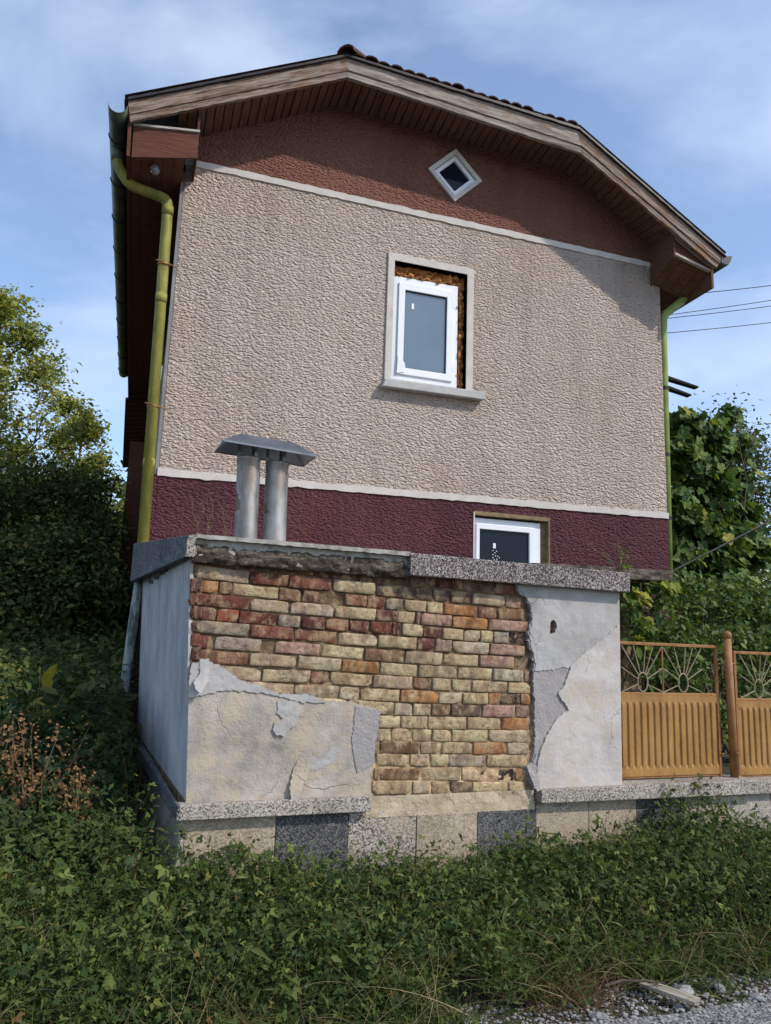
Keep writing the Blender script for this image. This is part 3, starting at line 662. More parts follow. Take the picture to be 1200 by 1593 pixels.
H(MB().tube([(-.272, yp-.02, 1.56), (-.292, yp-.02, 1.2), (-.33, yp-.02, .30), (-.345, yp-.02, -.1)], .044, 14), 'lower_pipe', M_PIPEZ, dp, smooth=True)
dp2 = H(MB().tube(bend([(5.985, YH+.02, 5.60), (5.97, YH+.02, 5.42), (5.60, YH+.05, 5.09), (5.60, YH+.07, 4.9), (5.555, YH+.07, 1.0)]), .050, 14), 'downpipe', M_PIPEG, smooth=True)
for zz in (4.98, 4.15, 3.32, 2.55):
    H(MB().tube([(5.556+.045*(zz-1)/3.9, YH+.07, zz-.022), (5.556+.045*(zz-1)/3.9, YH+.07, zz+.022)], .0545, 14), 'pipe_clamp', M_DARKMETAL, dp2)
# lower rear roof whose tiled verge shows left of the wall
rl = MB(); 
for i in range(16):
    yy = YB+.15+i*.14; zz = 5.35-.05*i
    H(MB().hexa([(-.78, yy, zz-.02), (-.1, yy, zz+.10), (-.1, yy+.17, zz+.06), (-.78, yy+.17, zz-.06), (-.78, yy, zz+.03), (-.1, yy, zz+.15), (-.1, yy+.17, zz+.11), (-.78, yy+.17, zz-.01)]), 'rear_tile', M_TILE)
H(MB().box((-.62, YB+.1, -.2), (2.5, YB+2.4, 4.55)), 'rear_wall', M_EAVE)

bulb = empty('light_bulb', 'clear glass light bulb under the left corner of the eave', 'light bulb', (-.475, YF+.20, 5.42))
mb = MB(); P = []; prof = [(0, -.095), (.028, -.088), (.042, -.065), (.045, -.045), (.038, -.018), (.022, .008), (.018, .02)]
V = []; F = []
for r_, z_ in prof:
    for k in range(14): V.append((max(r_, .001)*math.cos(k*math.pi/7), max(r_, .001)*math.sin(k*math.pi/7), z_))
for j in range(len(prof)-1):
    for k in range(14): F.append((j*14+k, j*14+(k+1) % 14, (j+1)*14+(k+1) % 14, (j+1)*14+k))
gb = M('bulb_glass', .08, 0, .8); gb.color((.45, .5, .55)); gb.b.inputs['Transmission Weight'].default_value = .75
mesh('glass', V, F, gb.m, bulb, True)
MB().tube([(0, 0, .015), (0, 0, .075)], .026, 12).obj('socket', M_CHARCOAL, bulb, True)

# ---------------------------------------------------------------- brick outbuilding in front of the house
# local frame: x along its front, y into the depth, z up; origin at the lower edge of the ledge
ann = empty('outbuilding', 'low flat-roofed brick outbuilding with flaking plaster in front of the house', 'outbuilding', (0, 0, 0), ROT)
def vend(u): return (YH-.004-u*math.sin(ROT))/math.cos(ROT)
def lean(w): return .048-.052*w                     # the left wall leans out at the top
# u0, u1, height at each end, tone
BRICKS = [
(0.014,0.182,1.359,1.36,'Q'),(0.182,0.452,1.36,1.36,'Q'),(0.46,0.567,1.36,1.357,'Q'),(0.567,0.676,1.357,1.353,'R'),(0.68,0.844,1.353,1.345,'P'),(0.848,0.975,1.345,1.338,'P'),(0.979,1.108,1.337,1.334,'Q'),(1.116,1.313,1.334,1.334,'Q'),(1.322,1.481,1.334,1.335,'Q'),(1.485,1.671,1.335,1.331,'P'),(1.675,1.895,1.331,1.324,'Q'),(1.9,2.039,1.324,1.32,'R'),  # top course: coping shade as well as soot put into the dark tones
(0.008,0.3,1.295,1.282,'T'),(0.307,0.529,1.282,1.276,'E'),(0.533,0.791,1.275,1.271,'R'),(0.803,1.069,1.271,1.262,'T'),(1.081,1.329,1.262,1.252,'Q'),(1.342,1.456,1.252,1.25,'Q'),(1.465,1.581,1.25,1.249,'Q'),(1.581,1.727,1.249,1.247,'P'),(1.741,1.972,1.247,1.237,'T'),(1.982,2.098,1.237,1.232,'K'),
(-0.024,0.018,1.217,1.216,'P'),(0.028,0.131,1.216,1.214,'O'),(0.138,0.206,1.214,1.213,'B'),(0.214,0.477,1.212,1.201,'Y'),(0.48,0.61,1.201,1.196,'B'),(0.622,0.731,1.196,1.193,'P'),(0.739,0.871,1.193,1.189,'o'),(0.883,1.018,1.188,1.185,'R'),(1.022,1.139,1.184,1.182,'R'),(1.147,1.253,1.182,1.179,'G'),(1.266,1.414,1.178,1.173,'T'),(1.418,1.529,1.173,1.169,'Y'),(1.538,1.761,1.169,1.161,'O'),(1.78,1.915,1.16,1.158,'P'),(1.92,2.112,1.158,1.158,'B'),
(-0.022,0.013,1.146,1.144,'R'),(0.02,0.31,1.144,1.132,'E'),(0.321,0.542,1.132,1.125,'T'),(0.553,0.81,1.125,1.117,'C'),(0.826,1.079,1.116,1.109,'Y'),(1.087,1.226,1.109,1.106,'P'),(1.226,1.337,1.106,1.102,'Y'),(1.346,1.372,1.102,1.101,'K'),(1.381,1.589,1.1,1.093,'K'),(1.598,1.846,1.092,1.086,'O'),(1.86,2.147,1.086,1.082,'K'),
(0.001,0.036,1.07,1.069,'R'),(0.04,0.128,1.068,1.064,'R'),(0.135,0.253,1.064,1.059,'S'),(0.26,0.474,1.059,1.048,'E'),(0.482,0.611,1.047,1.044,'G'),(0.623,0.759,1.044,1.043,'P'),(0.767,0.91,1.043,1.037,'R'),(0.918,1.036,1.037,1.034,'P'),(1.049,1.186,1.034,1.033,'E'),(1.194,1.245,1.033,1.032,'P'),(1.258,1.392,1.032,1.026,'Y'),(1.4,1.519,1.026,1.017,'P'),(1.532,1.676,1.017,1.011,'Y'),(1.681,1.795,1.011,1.01,'T'),(1.8,1.888,1.01,1.009,'Y'),(1.898,2.007,1.009,1.009,'G'),(2.011,2.142,1.009,1.009,'D'),
(0.028,0.316,0.996,0.985,'G'),(0.331,0.577,0.984,0.977,'R'),(0.584,0.837,0.977,0.963,'R'),(0.849,1.097,0.962,0.953,'T'),(1.105,1.355,0.953,0.949,'Y'),(1.363,1.477,0.949,0.945,'P'),(1.485,1.592,0.944,0.94,'T'),(1.601,1.861,0.94,0.933,'C'),(1.866,2.122,0.933,0.926,'K'),
(0.037,0.114,0.914,0.911,'R'),(0.135,0.394,0.911,0.903,'G'),(0.402,0.476,0.903,0.901,'o'),(0.479,0.743,0.901,0.89,'K'),(0.755,1.01,0.889,0.875,'Y'),(1.022,1.272,0.874,0.865,'B'),(1.28,1.531,0.865,0.859,'T'),(1.545,1.783,0.858,0.855,'Y'),(1.797,2.045,0.855,0.852,'K'),(2.05,2.171,0.852,0.85,'D'),
(0.043,0.323,0.835,0.827,'B'),(0.334,0.601,0.827,0.818,'T'),(0.612,0.872,0.818,0.807,'T'),(0.88,1.111,0.806,0.796,'O'),(1.124,1.364,0.795,0.786,'Y'),(1.376,1.635,0.786,0.78,'T'),(1.644,1.886,0.78,0.776,'Y'),(1.895,2.113,0.775,0.769,'C'),(2.122,2.161,0.768,0.767,'K'),
(0.035,0.119,0.76,0.755,'B'),(0.133,0.404,0.755,0.742,'T'),(0.412,0.689,0.741,0.738,'T'),(0.693,0.801,0.738,0.735,'R'),(0.813,1.069,0.734,0.72,'Y'),(1.077,1.332,0.72,0.712,'T'),(1.336,1.452,0.712,0.709,'B'),(1.469,1.596,0.709,0.705,'T'),(1.605,1.731,0.705,0.702,'Y'),(1.744,1.994,0.701,0.695,'Y'),(2.003,2.166,0.695,0.691,'Y'),
(0.051,0.116,0.694,0.689,'R'),(0.134,0.322,0.688,0.674,'K'),(0.333,0.595,0.673,0.658,'T'),(0.602,0.864,0.658,0.65,'T'),(0.872,0.995,0.65,0.646,'C'),(1.003,1.25,0.645,0.637,'Y'),(1.258,1.51,0.637,0.629,'O'),(1.515,1.669,0.628,0.625,'T'),(1.678,1.855,0.625,0.625,'Y'),(1.859,1.947,0.625,0.625,'O'),(1.947,2.089,0.625,0.625,'D'),(2.094,2.166,0.625,0.625,'O'),
(0.647,0.918,0.592,0.577,'Y'),(0.926,1.215,0.577,0.562,'Y'),(1.223,1.336,0.561,0.558,'C'),(1.345,1.46,0.558,0.557,'Y'),(1.468,1.591,0.557,0.555,'B'),(1.599,1.801,0.555,0.551,'Q'),(1.815,2.051,0.551,0.547,'K'),(2.061,2.151,0.547,0.545,'K'),
(0.766,1.115,0.515,0.489,'Y'),(1.123,1.259,0.488,0.483,'Y'),(1.267,1.436,0.483,0.481,'Y'),(1.445,1.703,0.48,0.476,'Y'),(1.712,1.949,0.476,0.472,'Y'),(1.958,2.146,0.472,0.469,'O'),
(1.109,1.199,0.413,0.411,'Y'),(1.207,1.332,0.411,0.409,'Y'),(1.345,1.464,0.409,0.406,'Y'),(1.476,1.598,0.406,0.404,'Y'),(1.607,1.853,0.404,0.4,'Y'),(1.862,2.137,0.4,0.395,'T'),
(1.104,1.128,0.344,0.343,'Y'),(1.136,1.385,0.343,0.338,'B'),(1.397,1.525,0.337,0.334,'Y'),(1.538,1.745,0.334,0.329,'Y'),(1.754,1.991,0.329,0.324,'O'),(1.996,2.146,0.324,0.32,'T'),
(1.115,1.324,0.271,0.266,'Y'),(1.332,1.454,0.266,0.263,'Y'),(1.467,1.588,0.262,0.259,'Y'),(1.592,1.845,0.259,0.252,'G'),(1.85,2.113,0.252,0.245,'Y'),
(1.101,1.134,0.193,0.192,'Y'),(1.142,1.397,0.192,0.184,'B'),(1.41,1.668,0.184,0.176,'Y'),(1.677,1.796,0.175,0.172,'Y'),(1.801,1.923,0.172,0.168,'D'),(1.932,2.048,0.168,0.164,'D'),(2.052,2.099,0.164,0.163,'O'),
(1.092,1.345,0.118,0.11,'Y'),(1.353,1.463,0.11,0.106,'T'),(1.475,1.591,0.106,0.102,'Y'),(1.6,1.744,0.102,0.097,'Q'),(1.753,1.997,0.097,0.089,'Y'),(2.006,2.127,0.089,0.085,'Y'),
]

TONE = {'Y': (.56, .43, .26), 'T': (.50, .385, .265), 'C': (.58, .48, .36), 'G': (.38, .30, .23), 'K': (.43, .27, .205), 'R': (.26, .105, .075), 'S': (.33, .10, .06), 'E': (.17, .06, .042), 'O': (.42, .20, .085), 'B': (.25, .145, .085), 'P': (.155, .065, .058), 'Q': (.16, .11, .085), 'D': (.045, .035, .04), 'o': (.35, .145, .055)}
def brick_mesh(seed, L):
    """a worn brick: unit block with rounded, chipped edges"""
    rr = random.Random(seed); nx_, nz_ = (12, 5) if L > .18 else (7, 5); BH = .0705; AX = [0, .0055/L]+[.0055/L+(1-.011/L)*k/(nx_-2) for k in range(1, nx_-2)]+[1-.0055/L, 1]; BX_ = [0, .07, .34, .66, .93, 1]
    V = []; F = []
    ch = [rr.uniform(0, 1)**3 for _ in range(4)]
    # front face grid with rounded border, then a skirt running back
    for j in range(nz_+1):
        for i in range(nx_+1):
            a = i/nx_; b = j/nz_
            # pack lines near the border
            a = AX[i]; b = BX_[j]
            ea = min(a, 1-a)*L; eb = min(b, 1-b)*BH
            rnd = .0; e = min(ea, eb)
            y = .0035*max(0, 1-e/.006)**2
            x = (a-.5)*L; z = (b-.5)*BH
            q = Vector((x*9+seed*3.7, seed*1.3, z*14))
            y += .0065*noise.noise(q)+.004*noise.noise(q*3.1)
            if e < .001:
                x += .005*noise.noise(q*1.7); z += .0042*noise.noise(q*1.9+Vector((5, 0, 0)))
                y += .001
            ci = (0 if a < .5 else 1)+(0 if b < .5 else 2)
            if ea < .02 and eb < .015 and ch[ci] > .25: x *= 1-.05*ch[ci]*(.25/L); z *= 1-.22*ch[ci]; y += .010*ch[ci]
            V.append((x, y, z))
    m = nx_+1
    for j in range(nz_):
        for i in range(nx_): F.append((j*m+i, j*m+i+1, (j+1)*m+i+1, (j+1)*m+i))
    border = [i for i in range(m)]+[j*m+nx_ for j in range(1, nz_+1)]+[nz_*m+i for i in range(nx_-1, -1, -1)]+[j*m for j in range(nz_-1, 0, -1)]
    n = len(V)
    for k in border: V.append((V[k][0], .05, V[k][2]))
    for k in range(len(border)):
        k2 = (k+1) % len(border); F.append((border[k2], border[k], n+k, n+k2))
    me = bpy.data.meshes.new('brick'); me.from_pydata(V, [], F); me.materials.append(M_BRICK); me.polygons.foreach_set('use_smooth', [True]*len(F)); me.update(); return me
LONG = [brick_mesh(i, .25) for i in range(14)]; SHORT = [brick_mesh(50+i, .12) for i in range(12)]
bri = [0]
def brick(x, z, wd, ang, tone, dy=0, hh=1, rz=0, cy=None):
    me, L = (random.choice(LONG), .25) if wd > .165 else (random.choice(SHORT), .12)
    o = bpy.data.objects.new('brick', me); col.objects.link(o); o.parent = ann
    rr = random.Random(bri[0]); bri[0] += 1
    c = TONE[tone]; f = rr.uniform(.86, 1.12)
    o.color = (c[0]*f*rr.uniform(.96, 1.04), c[1]*f*rr.uniform(.96, 1.04), c[2]*f, 1)
    flip = rr.choice((1, -1))
    o.location = (x, dy, z); o.rotation_euler = (rr.uniform(-.03, .03), -ang+rr.uniform(-.008, .008)+(math.pi if flip < 0 else 0), rz+rr.uniform(-.02, .02))
    o.scale = (wd/L, 1, hh)
    return o
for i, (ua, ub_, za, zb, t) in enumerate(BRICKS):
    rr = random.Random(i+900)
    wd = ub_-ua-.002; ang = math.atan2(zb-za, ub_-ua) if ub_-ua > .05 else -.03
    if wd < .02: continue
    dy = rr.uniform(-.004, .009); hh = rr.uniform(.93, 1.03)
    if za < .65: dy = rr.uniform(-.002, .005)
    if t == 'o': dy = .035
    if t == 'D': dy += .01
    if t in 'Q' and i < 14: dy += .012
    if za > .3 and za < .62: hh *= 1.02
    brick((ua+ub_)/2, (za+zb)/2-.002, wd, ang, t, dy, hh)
# bricks on the left corner return
for k in range(9):
    zz = 1.30-.0755*k; ll = lean(zz)
    o = brick(ll+.002+(.0 if k % 2 else .004), zz, .11, 0, random.choice('RPQBRE'), .058, .95, rz=-math.pi/2)
# mortar bed behind the bricks
V = []; F = []; nu, nw = 230, 140
for j in range(nw+1):
    for i in range(nu+1):
        z = -.02+1.41*j/nw; u = lean(z)+.006+(2.30-lean(z))*i/nu
        q = Vector((u*17, 1.0, z*17)); n1 = noise.noise(q); n2 = noise.noise(q*2.7)
        lo = max(0, min(1, (.62-z)/.35))                    # mortar sits fuller low down
        V.append((u, .018-.007*lo+.006*n1+.005*n2-(.008*lo*max(0, n1)), z))
for j in range(nw):
    for i in range(nu): F.append((j*(nu+1)+i, j*(nu+1)+i+1, (j+1)*(nu+1)+i+1, (j+1)*(nu+1)+i))
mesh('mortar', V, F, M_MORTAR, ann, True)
# structural core: walls behind
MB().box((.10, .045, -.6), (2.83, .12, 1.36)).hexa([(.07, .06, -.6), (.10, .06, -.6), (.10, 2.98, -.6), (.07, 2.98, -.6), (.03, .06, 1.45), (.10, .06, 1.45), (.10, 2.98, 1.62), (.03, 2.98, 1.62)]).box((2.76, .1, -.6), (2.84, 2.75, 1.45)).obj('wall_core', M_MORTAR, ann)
# left side wall render
def sw_(v, w, d): return (lean(w)+d, v, w)
sideo = jag([(-.004, .085, 's'), (2.985, .11, 's'), (2.985, 1.60, 's'), (.115, 1.40), (.10, 1.2), (.085, 1.0), (.055, .85), (.035, .72), (-.002, .68, 's')], .05, .006, 4)
MB().prism([(a, b) for a, b in sideo], -.004, .05, f=sw_).obj('side_render', M_SIDE, ann)
# broken strip of render left along the corner
c1 = jag([(.005, 1.36), (.085, 1.38), (.075, 1.2), (.06, 1.0), (.045, .80), (.02, .70), (.008, .9), (.02, 1.1)], .04, .006, 9)
MB().prism(c1, -.010, .012, f=sw_).obj('render_strip', M_PL_UP, ann)

# front plaster, lower left
fl = lambda a, b, d: (a, d, b)
P1 = jag([(.041, .075, 's'), (1.08, .07), (1.085, .25), (1.105, .42), (1.128, .545), (1.06, .57), (.93, .60), (.80, .60), (.70, .625), (.50, .625), (.40, .665), (.28, .70), (.17, .76), (.10, .80), (.020, .79), (.008, .70, 's')], .012, .0045, 11)
MB().prism(P1, -.012, .03).obj('cement_render', M_PL_LOW, ann)
P2 = jag([(.014, .615), (.20, .655), (.42, .645), (.62, .60), (.78, .59), (.70, .635), (.50, .64), (.40, .68), (.28, .715), (.17, .78), (.10, .815), (.022, .80), (.006, .70)], .012, .004, 12)
MB().prism(P2, -.019, .0).obj('plaster_skin', M_PL_UP, ann)
P3 = jag([(.965, .575), (1.125, .55), (1.105, .42), (1.09, .25), (.99, .20), (.95, .38)], .012, .004, 13)
MB().prism(P3, -.017, .0).obj('plaster_skin', M_PL_BASE, ann)
# flakes curling off
def flake(pts, curl, seed, mat, y=-.018):
    """a thin curled sheet of plaster following an outline"""
    P = jag(pts, .010, .0028, seed); cx = sum(p[0] for p in P)/len(P); cz = sum(p[1] for p in P)/len(P)
    top = max(p[1] for p in P); V = []; rings = 4
    for k in range(rings+1):
        f = k/rings
        for a, b in P:
            x = cx+(a-cx)*f; z = cz+(b-cz)*f; d = max(0, top-z); V.append((x, y-curl*(d*7)**2*.05-.002*noise.noise(Vector((x*30, seed, z*30))), z))
    n = len(P); F = []
    for k in range(rings):
        for i in range(n): F.append((k*n+i, k*n+(i+1) % n, (k+1)*n+(i+1) % n, (k+1)*n+i))
    m = len(V); V += [(v[0], v[1]+.005, v[2]) for v in V]; F += [tuple(i+m for i in f[::-1]) for f in F]
    for i in range(n): F.append((rings*n+i, rings*n+(i+1) % n, m+rings*n+(i+1) % n, m+rings*n+i))
    return mesh('plaster_flake', V, F, mat, ann, False)
flake([(.50, .60), (.60, .60), (.645, .56), (.62, .49), (.575, .445), (.545, .41), (.51, .415), (.48, .45), (.49, .485), (.53, .455), (.545, .49), (.505, .53)], .10, 21, M_PL_UP)
flake([(.60, .075), (.64, .075), (.70, .22), (.72, .30), (.69, .335), (.645, .30), (.61, .235), (.595, .15)], .25, 22, M_PL_LOW, -.014)
flake([(.055, .815), (.10, .825), (.12, .79), (.105, .70), (.07, .64), (.04, .66), (.03, .70), (.06, .74)], .5, 23, M_PL_UP, -.022)
flake([(.66, .25), (.74, .22), (.86, .27), (.88, .35), (.83, .345), (.79, .29), (.73, .285), (.69, .31)], .05, 24, M_PL_UP, -.0128)

# front plaster, right pier
P5 = jag([(2.855, .075, 's'), (2.872, 1.375, 's'), (2.03, 1.375), (2.06, 1.31), (2.12, 1.27), (2.155, 1.20), (2.165, 1.13), (2.135, 1.05), (2.15, .96), (2.175, .90), (2.18, .75), (2.185, .60), (2.19, .45), (2.185, .30), (2.165, .24), (2.12, .215), (2.135, .16), (2.18, .075, 's')], .013, .0055, 31)
hole = jag([(2.30, 1.045), (2.335, 1.05), (2.355, 1.08), (2.35, 1.12), (2.33, 1.135), (2.305, 1.11)], .012, .003, 33)
MB().prism(P5, -.012, .04, [hole]).obj('base_plaster', M_PL_BASE, ann)
MB().box((2.27, .015, 1.02), (2.38, .03, 1.16)).obj('hole_brick', M_BRICK, ann).color = (.22, .09, .06, 1)
P6 = jag([(2.872, 1.372, 's'), (2.04, 1.372), (2.07, 1.315), (2.128, 1.27), (2.16, 1.20), (2.172, 1.13), (2.145, 1.05), (2.157, .96), (2.18, .90), (2.19, .80), (2.30, .81), (2.42, .83), (2.47, .84), (2.55, .90), (2.66, .97), (2.77, 1.045), (2.862, 1.12, 's')], .013, .0035, 34)
MB().prism(P6, -.017, -.005, [hole]).obj('upper_skim', M_PL_UP, ann)
P7 = jag([(2.853, .075, 's'), (2.862, 1.135), (2.77, 1.06), (2.66, .985), (2.55, .915), (2.46, .84), (2.43, .76), (2.395, .70), (2.36, .66), (2.40, .61), (2.44, .555), (2.395, .54), (2.33, .48), (2.27, .40), (2.225, .31), (2.20, .22), (2.195, .16), (2.205, .075, 's')], .013, .0032, 35)
MB().prism(P7, -.024, -.008).obj('lower_skim', M_PL_WHITE, ann)
MB().hexa([(2.845, -.012, .0), (2.86, -.012, .0), (2.86, 2.7, .0), (2.845, 2.7, .0), (2.858, -.012, 1.38), (2.874, -.012, 1.38), (2.874, 2.7, 1.5), (2.858, 2.7, 1.5)]).obj('right_render', M_PL_WHITE, ann)
flake([(2.12, .215), (2.165, .235), (2.19, .29), (2.195, .16), (2.20, .08), (2.175, .07), (2.15, .13)], .3, 36, M_PL_BASE, -.02)

# ledge pieces and plinth
def terr(name, P, mat, parent=ann, bevel=.005): return MB().hexa(P).obj(name, mat, parent, bevel=bevel)
def block(u0, u1, v0, v1, w0, w1): return [(u0, v0, w0), (u1, v0, w0), (u1, v1, w0), (u0, v1, w0), (u0, v0, w1), (u1, v0, w1), (u1, v1, w1), (u0, v1, w1)]
terr('ledge', block(.0, 1.062, -.072, .02, .0, .078), M_TZ_LEDGE)
terr('ledge', [(-.012, -.072, .0), (.0, -.072, .0), (.06, 2.98, .0), (-.012, 2.98, .0), (-.012, -.072, .078), (.0, -.072, .078), (.06, 2.98, .085), (-.012, 2.98, .085)], M_TZ_SIDE)
# worn strip of mortar where the ledge fell away
V = []; F = []; n = 90
for i in range(n+1):
    u = 1.055+1.13*i/n
    for j in range(11):
        z = -.045+.115*j/10; V.append((u, -.004-.010*(1-j/10)+.009*noise.noise(Vector((u*16, 4, z*16)))+.004*noise.noise(Vector((u*50, 9, z*50))), z))
for i in range(n):
    for j in range(10): a = i*11+j; F.append((a, a+11, a+12, a+1))
M_STRIP = plain('bare_mortar_strip', [(.3, (.30, .23, .15)), (.55, (.43, .35, .245)), (.75, (.50, .43, .33))], 7, .95, bumps=[(30, .012, (1,1,1)), (90, .004, (1,1,1))]).m
mesh('mortar_strip', V, F, M_STRIP, ann, True)
TILES = [(.045, .530, M_TILE_SAND), (.533, .950, M_TILE_DARK), (.953, 1.372, M_TILE_MID), (1.376, 1.775, M_TILE_SAND), (1.779, 2.190, M_TILE_DARK), (2.194, 2.588, M_TILE_MID), (2.592, 2.972, M_TILE_SAND)]
for i, (ua, ub_, mt) in enumerate(TILES):
    rr = random.Random(i); zt = -.012 if ua < 1 else (-.042 if ub_ < 2.2 and ua > 1.0 else -.012)
    terr('plinth_tile', block(ua, ub_, -.016+rr.uniform(-.003, .003), .02, -.55, zt), mt, bevel=.003)
terr('plinth_tile', [(-.0, -.01, -.55), (.05, -.01, -.55), (.07, 2.95, -.55), (.0, 2.95, -.55), (.02, -.01, -.004), (.05, -.01, -.004), (.07, 2.95, -.004), (.03, 2.95, -.004)], M_TILE_PALE)
MB().box((.05, .0, -.6), (2.9, .04, -.02)).obj('plinth_core', M_MORTAR, ann)

# roof slab with its terrazzo fascias
zt = lambda u, v: 1.487+.098*v
def slabpt(u, v, dz=0): return (u, v, zt(u, v)+dz)
q = [(-.03, -.035), (2.895, -.035), (2.895, vend(2.9)-.0), (-.10, vend(-.1))]
MB().hexa([slabpt(u, v, -.125) for u, v in q]+[slabpt(u, v, -.004) for u, v in q]).obj('roof_slab', M_LIP, ann)
# intact front coping
terr('coping', [(1.262, -.085, 1.352), (2.905, -.085, 1.345), (2.905, -.034, 1.345), (1.262, -.034, 1.352), (1.255, -.085, 1.488), (2.915, -.085, 1.480), (2.915, -.034, 1.480), (1.255, -.034, 1.488)], M_TZ_COP, bevel=.006)
# side coping, taller at the back
V0 = vend(-.1)
terr('coping', [(-.075, -.085, 1.360), (-.028, -.085, 1.360), (-.09, V0, 1.445), (-.135, V0, 1.445), (-.060, -.085, 1.480), (-.018, -.085, 1.484), (-.09, V0, 1.795), (-.135, V0, 1.795)], M_TZ_SIDE, bevel=.006)
MB().prism(jag([(-.074, 1.362), (-.03, 1.362), (-.012, 1.40), (-.028, 1.43), (-.018, 1.486), (-.060, 1.480)], .02, .003, 5), -.0865, -.05).obj('coping_stub', M_TZ_LEDGE, ann)
# broken left part: thin lip on top and rough concrete below
lip = [(-.02+1.28*i/80, 1.468+.006*noise.noise(Vector((i*.35, 0, 0)))+.003*noise.noise(Vector((i*1.3, 5, 0)))) for i in range(81)]
MB().prism(lip+[(1.26, 1.494), (-.02, 1.490)], -.078, -.02).obj('slab_lip', M_LIP, ann)
V = []; F = []; n = 130
for i in range(n+1):
    u = -.03+1.30*i/n
    for j in range(15):
        t = j/14; z = 1.335+.135*t
        d = -.030-.034*math.sin(math.pi*min(1, t*1.15)+.25)*(.6+.4*noise.noise(Vector((u*4, 2, 0))))+.018*noise.noise(Vector((u*13, 7, z*22)))+.014*noise.noise(Vector((u*38, 3, z*45)))
        if t > .84: d = -.010
        V.append((u, d, z+(.012*noise.noise(Vector((u*9, 1, 0))) if j == 0 else 0)))
for i in range(n):
    for j in range(14): a = i*15+j; F.append((a, a+15, a+16, a+1))
k = len(V); V += [(-.03+1.30*i/n, .05, 1.345) for i in range(n+1)]
for i in range(n): F.append((i*15, k+i, k+i+1, (i+1)*15))
mesh('broken_edge', V, F, M_CONC, ann, True)
# slab carried on to the right behind
terr('roof_slab', [(2.90, 1.05, 1.555), (4.36, 1.10, 1.60), (4.40, 2.60, 1.70), (2.90, 2.70, 1.70), (2.90, 1.05, 1.655), (4.40, 1.10, 1.700), (4.42, 2.60, 1.80), (2.90, 2.70, 1.80)], M_CONC, bevel=.01)
MB().box((4.05, 1.4, -.4), (4.25, 2.6, 1.60)).obj('rear_pier', M_MORTAR, ann)
# pencil scribble on the side render
sc = MB(); rr = random.Random(4)
for k, (v0, w0) in enumerate([(2.35, 1.40), (2.15, 1.385), (1.9, 1.40), (1.72, 1.39), (1.5, 1.40), (1.32, 1.395), (1.2, 1.40)]):
    P = [(lean(w0)-.008, v0-.03*i, w0+.018*math.sin(i*2.1+k)-.002*i) for i in range(6)]; sc.tube(P, .0022, 4)
sc.obj('scribble', M_WIRE, ann)

# ---------------------------------------------------------------- twin flue
flue = empty('twin_flue', 'pair of stainless flue pipes under one sloping metal cap on the slab', 'chimney', (math.cos(ROT)*.45-math.sin(ROT)*.45, math.sin(ROT)*.45+math.cos(ROT)*.45, 1.53), ROT)
for (x0_, x1_, top) in ((-.092, -.104, .555), (.092, .082, .545)):
    V = []; F = []; n = 24; zs = [0, .15, .3, .45, top-.02, top-.015, top-.008, top]; rs = [.074, .0735, .074, .0735, .073, .077, .077, .073]
    for j, z_ in enumerate(zs):
        for k in range(n): V.append((x0_+(x1_-x0_)*z_/top+rs[j]*math.cos(k*2*math.pi/n), rs[j]*math.sin(k*2*math.pi/n), z_))
    for j, z_ in enumerate((top, .2)):
        for k in range(n): V.append((x1_+.069*math.cos(k*2*math.pi/n), .069*math.sin(k*2*math.pi/n), z_))
    for j in range(len(zs)+1):
        for k in range(n): F.append((j*n+k, j*n+(k+1) % n, (j+1)*n+(k+1) % n, (j+1)*n+k))
    F.append(tuple((len(zs)+1)*n+k for k in range(n)))
    pp = mesh('flue_pipe', V, F, M_STEEL, flue, True)
    mesh('pipe_seam', *(lambda m: (m.V, m.F))(MB().box((x1_+.055, -.052, .02), (x1_+.061, -.047, top-.03))), M_STEELD, pp)
    for k in range(3):
        an = 1.0+k*2.1; cx_, cy_ = x1_+.066*math.cos(an), .066*math.sin(an)
        MB().box((cx_-.010, cy_-.004, top-.06), (cx_+.010, cy_+.004, top+.10)).obj('cap_bracket', M_STEELD, flue)
cap = MB(); z0_, z1_ = .600, .682; th = .006
o_ = [(-.300, -.155, .612), (.300, -.155, .590), (.300, .155, .590), (-.300, .155, .612)]; t_ = [(-.175, -.045, z1_+.012), (.175, -.045, z1_), (.175, .045, z1_), (-.175, .045, z1_+.012)]
cap.add(o_+t_, [(0, 1, 5, 4), (1, 2, 6, 5), (2, 3, 7, 6), (3, 0, 4, 7), (4, 5, 6, 7)])
cap.add([(x, y, z-th) for x, y, z in o_+t_], [(0, 4, 5, 1), (1, 5, 6, 2), (2, 6, 7, 3), (3, 7, 4, 0), (4, 7, 6, 5)])
cap.add(o_+[(x, y, z-.012) for x, y, z in o_], [(0, 4, 5, 1), (1, 5, 6, 2), (2, 6, 7, 3), (3, 7, 4, 0)])
cap.obj('flue_cap', M_STEELD, flue)

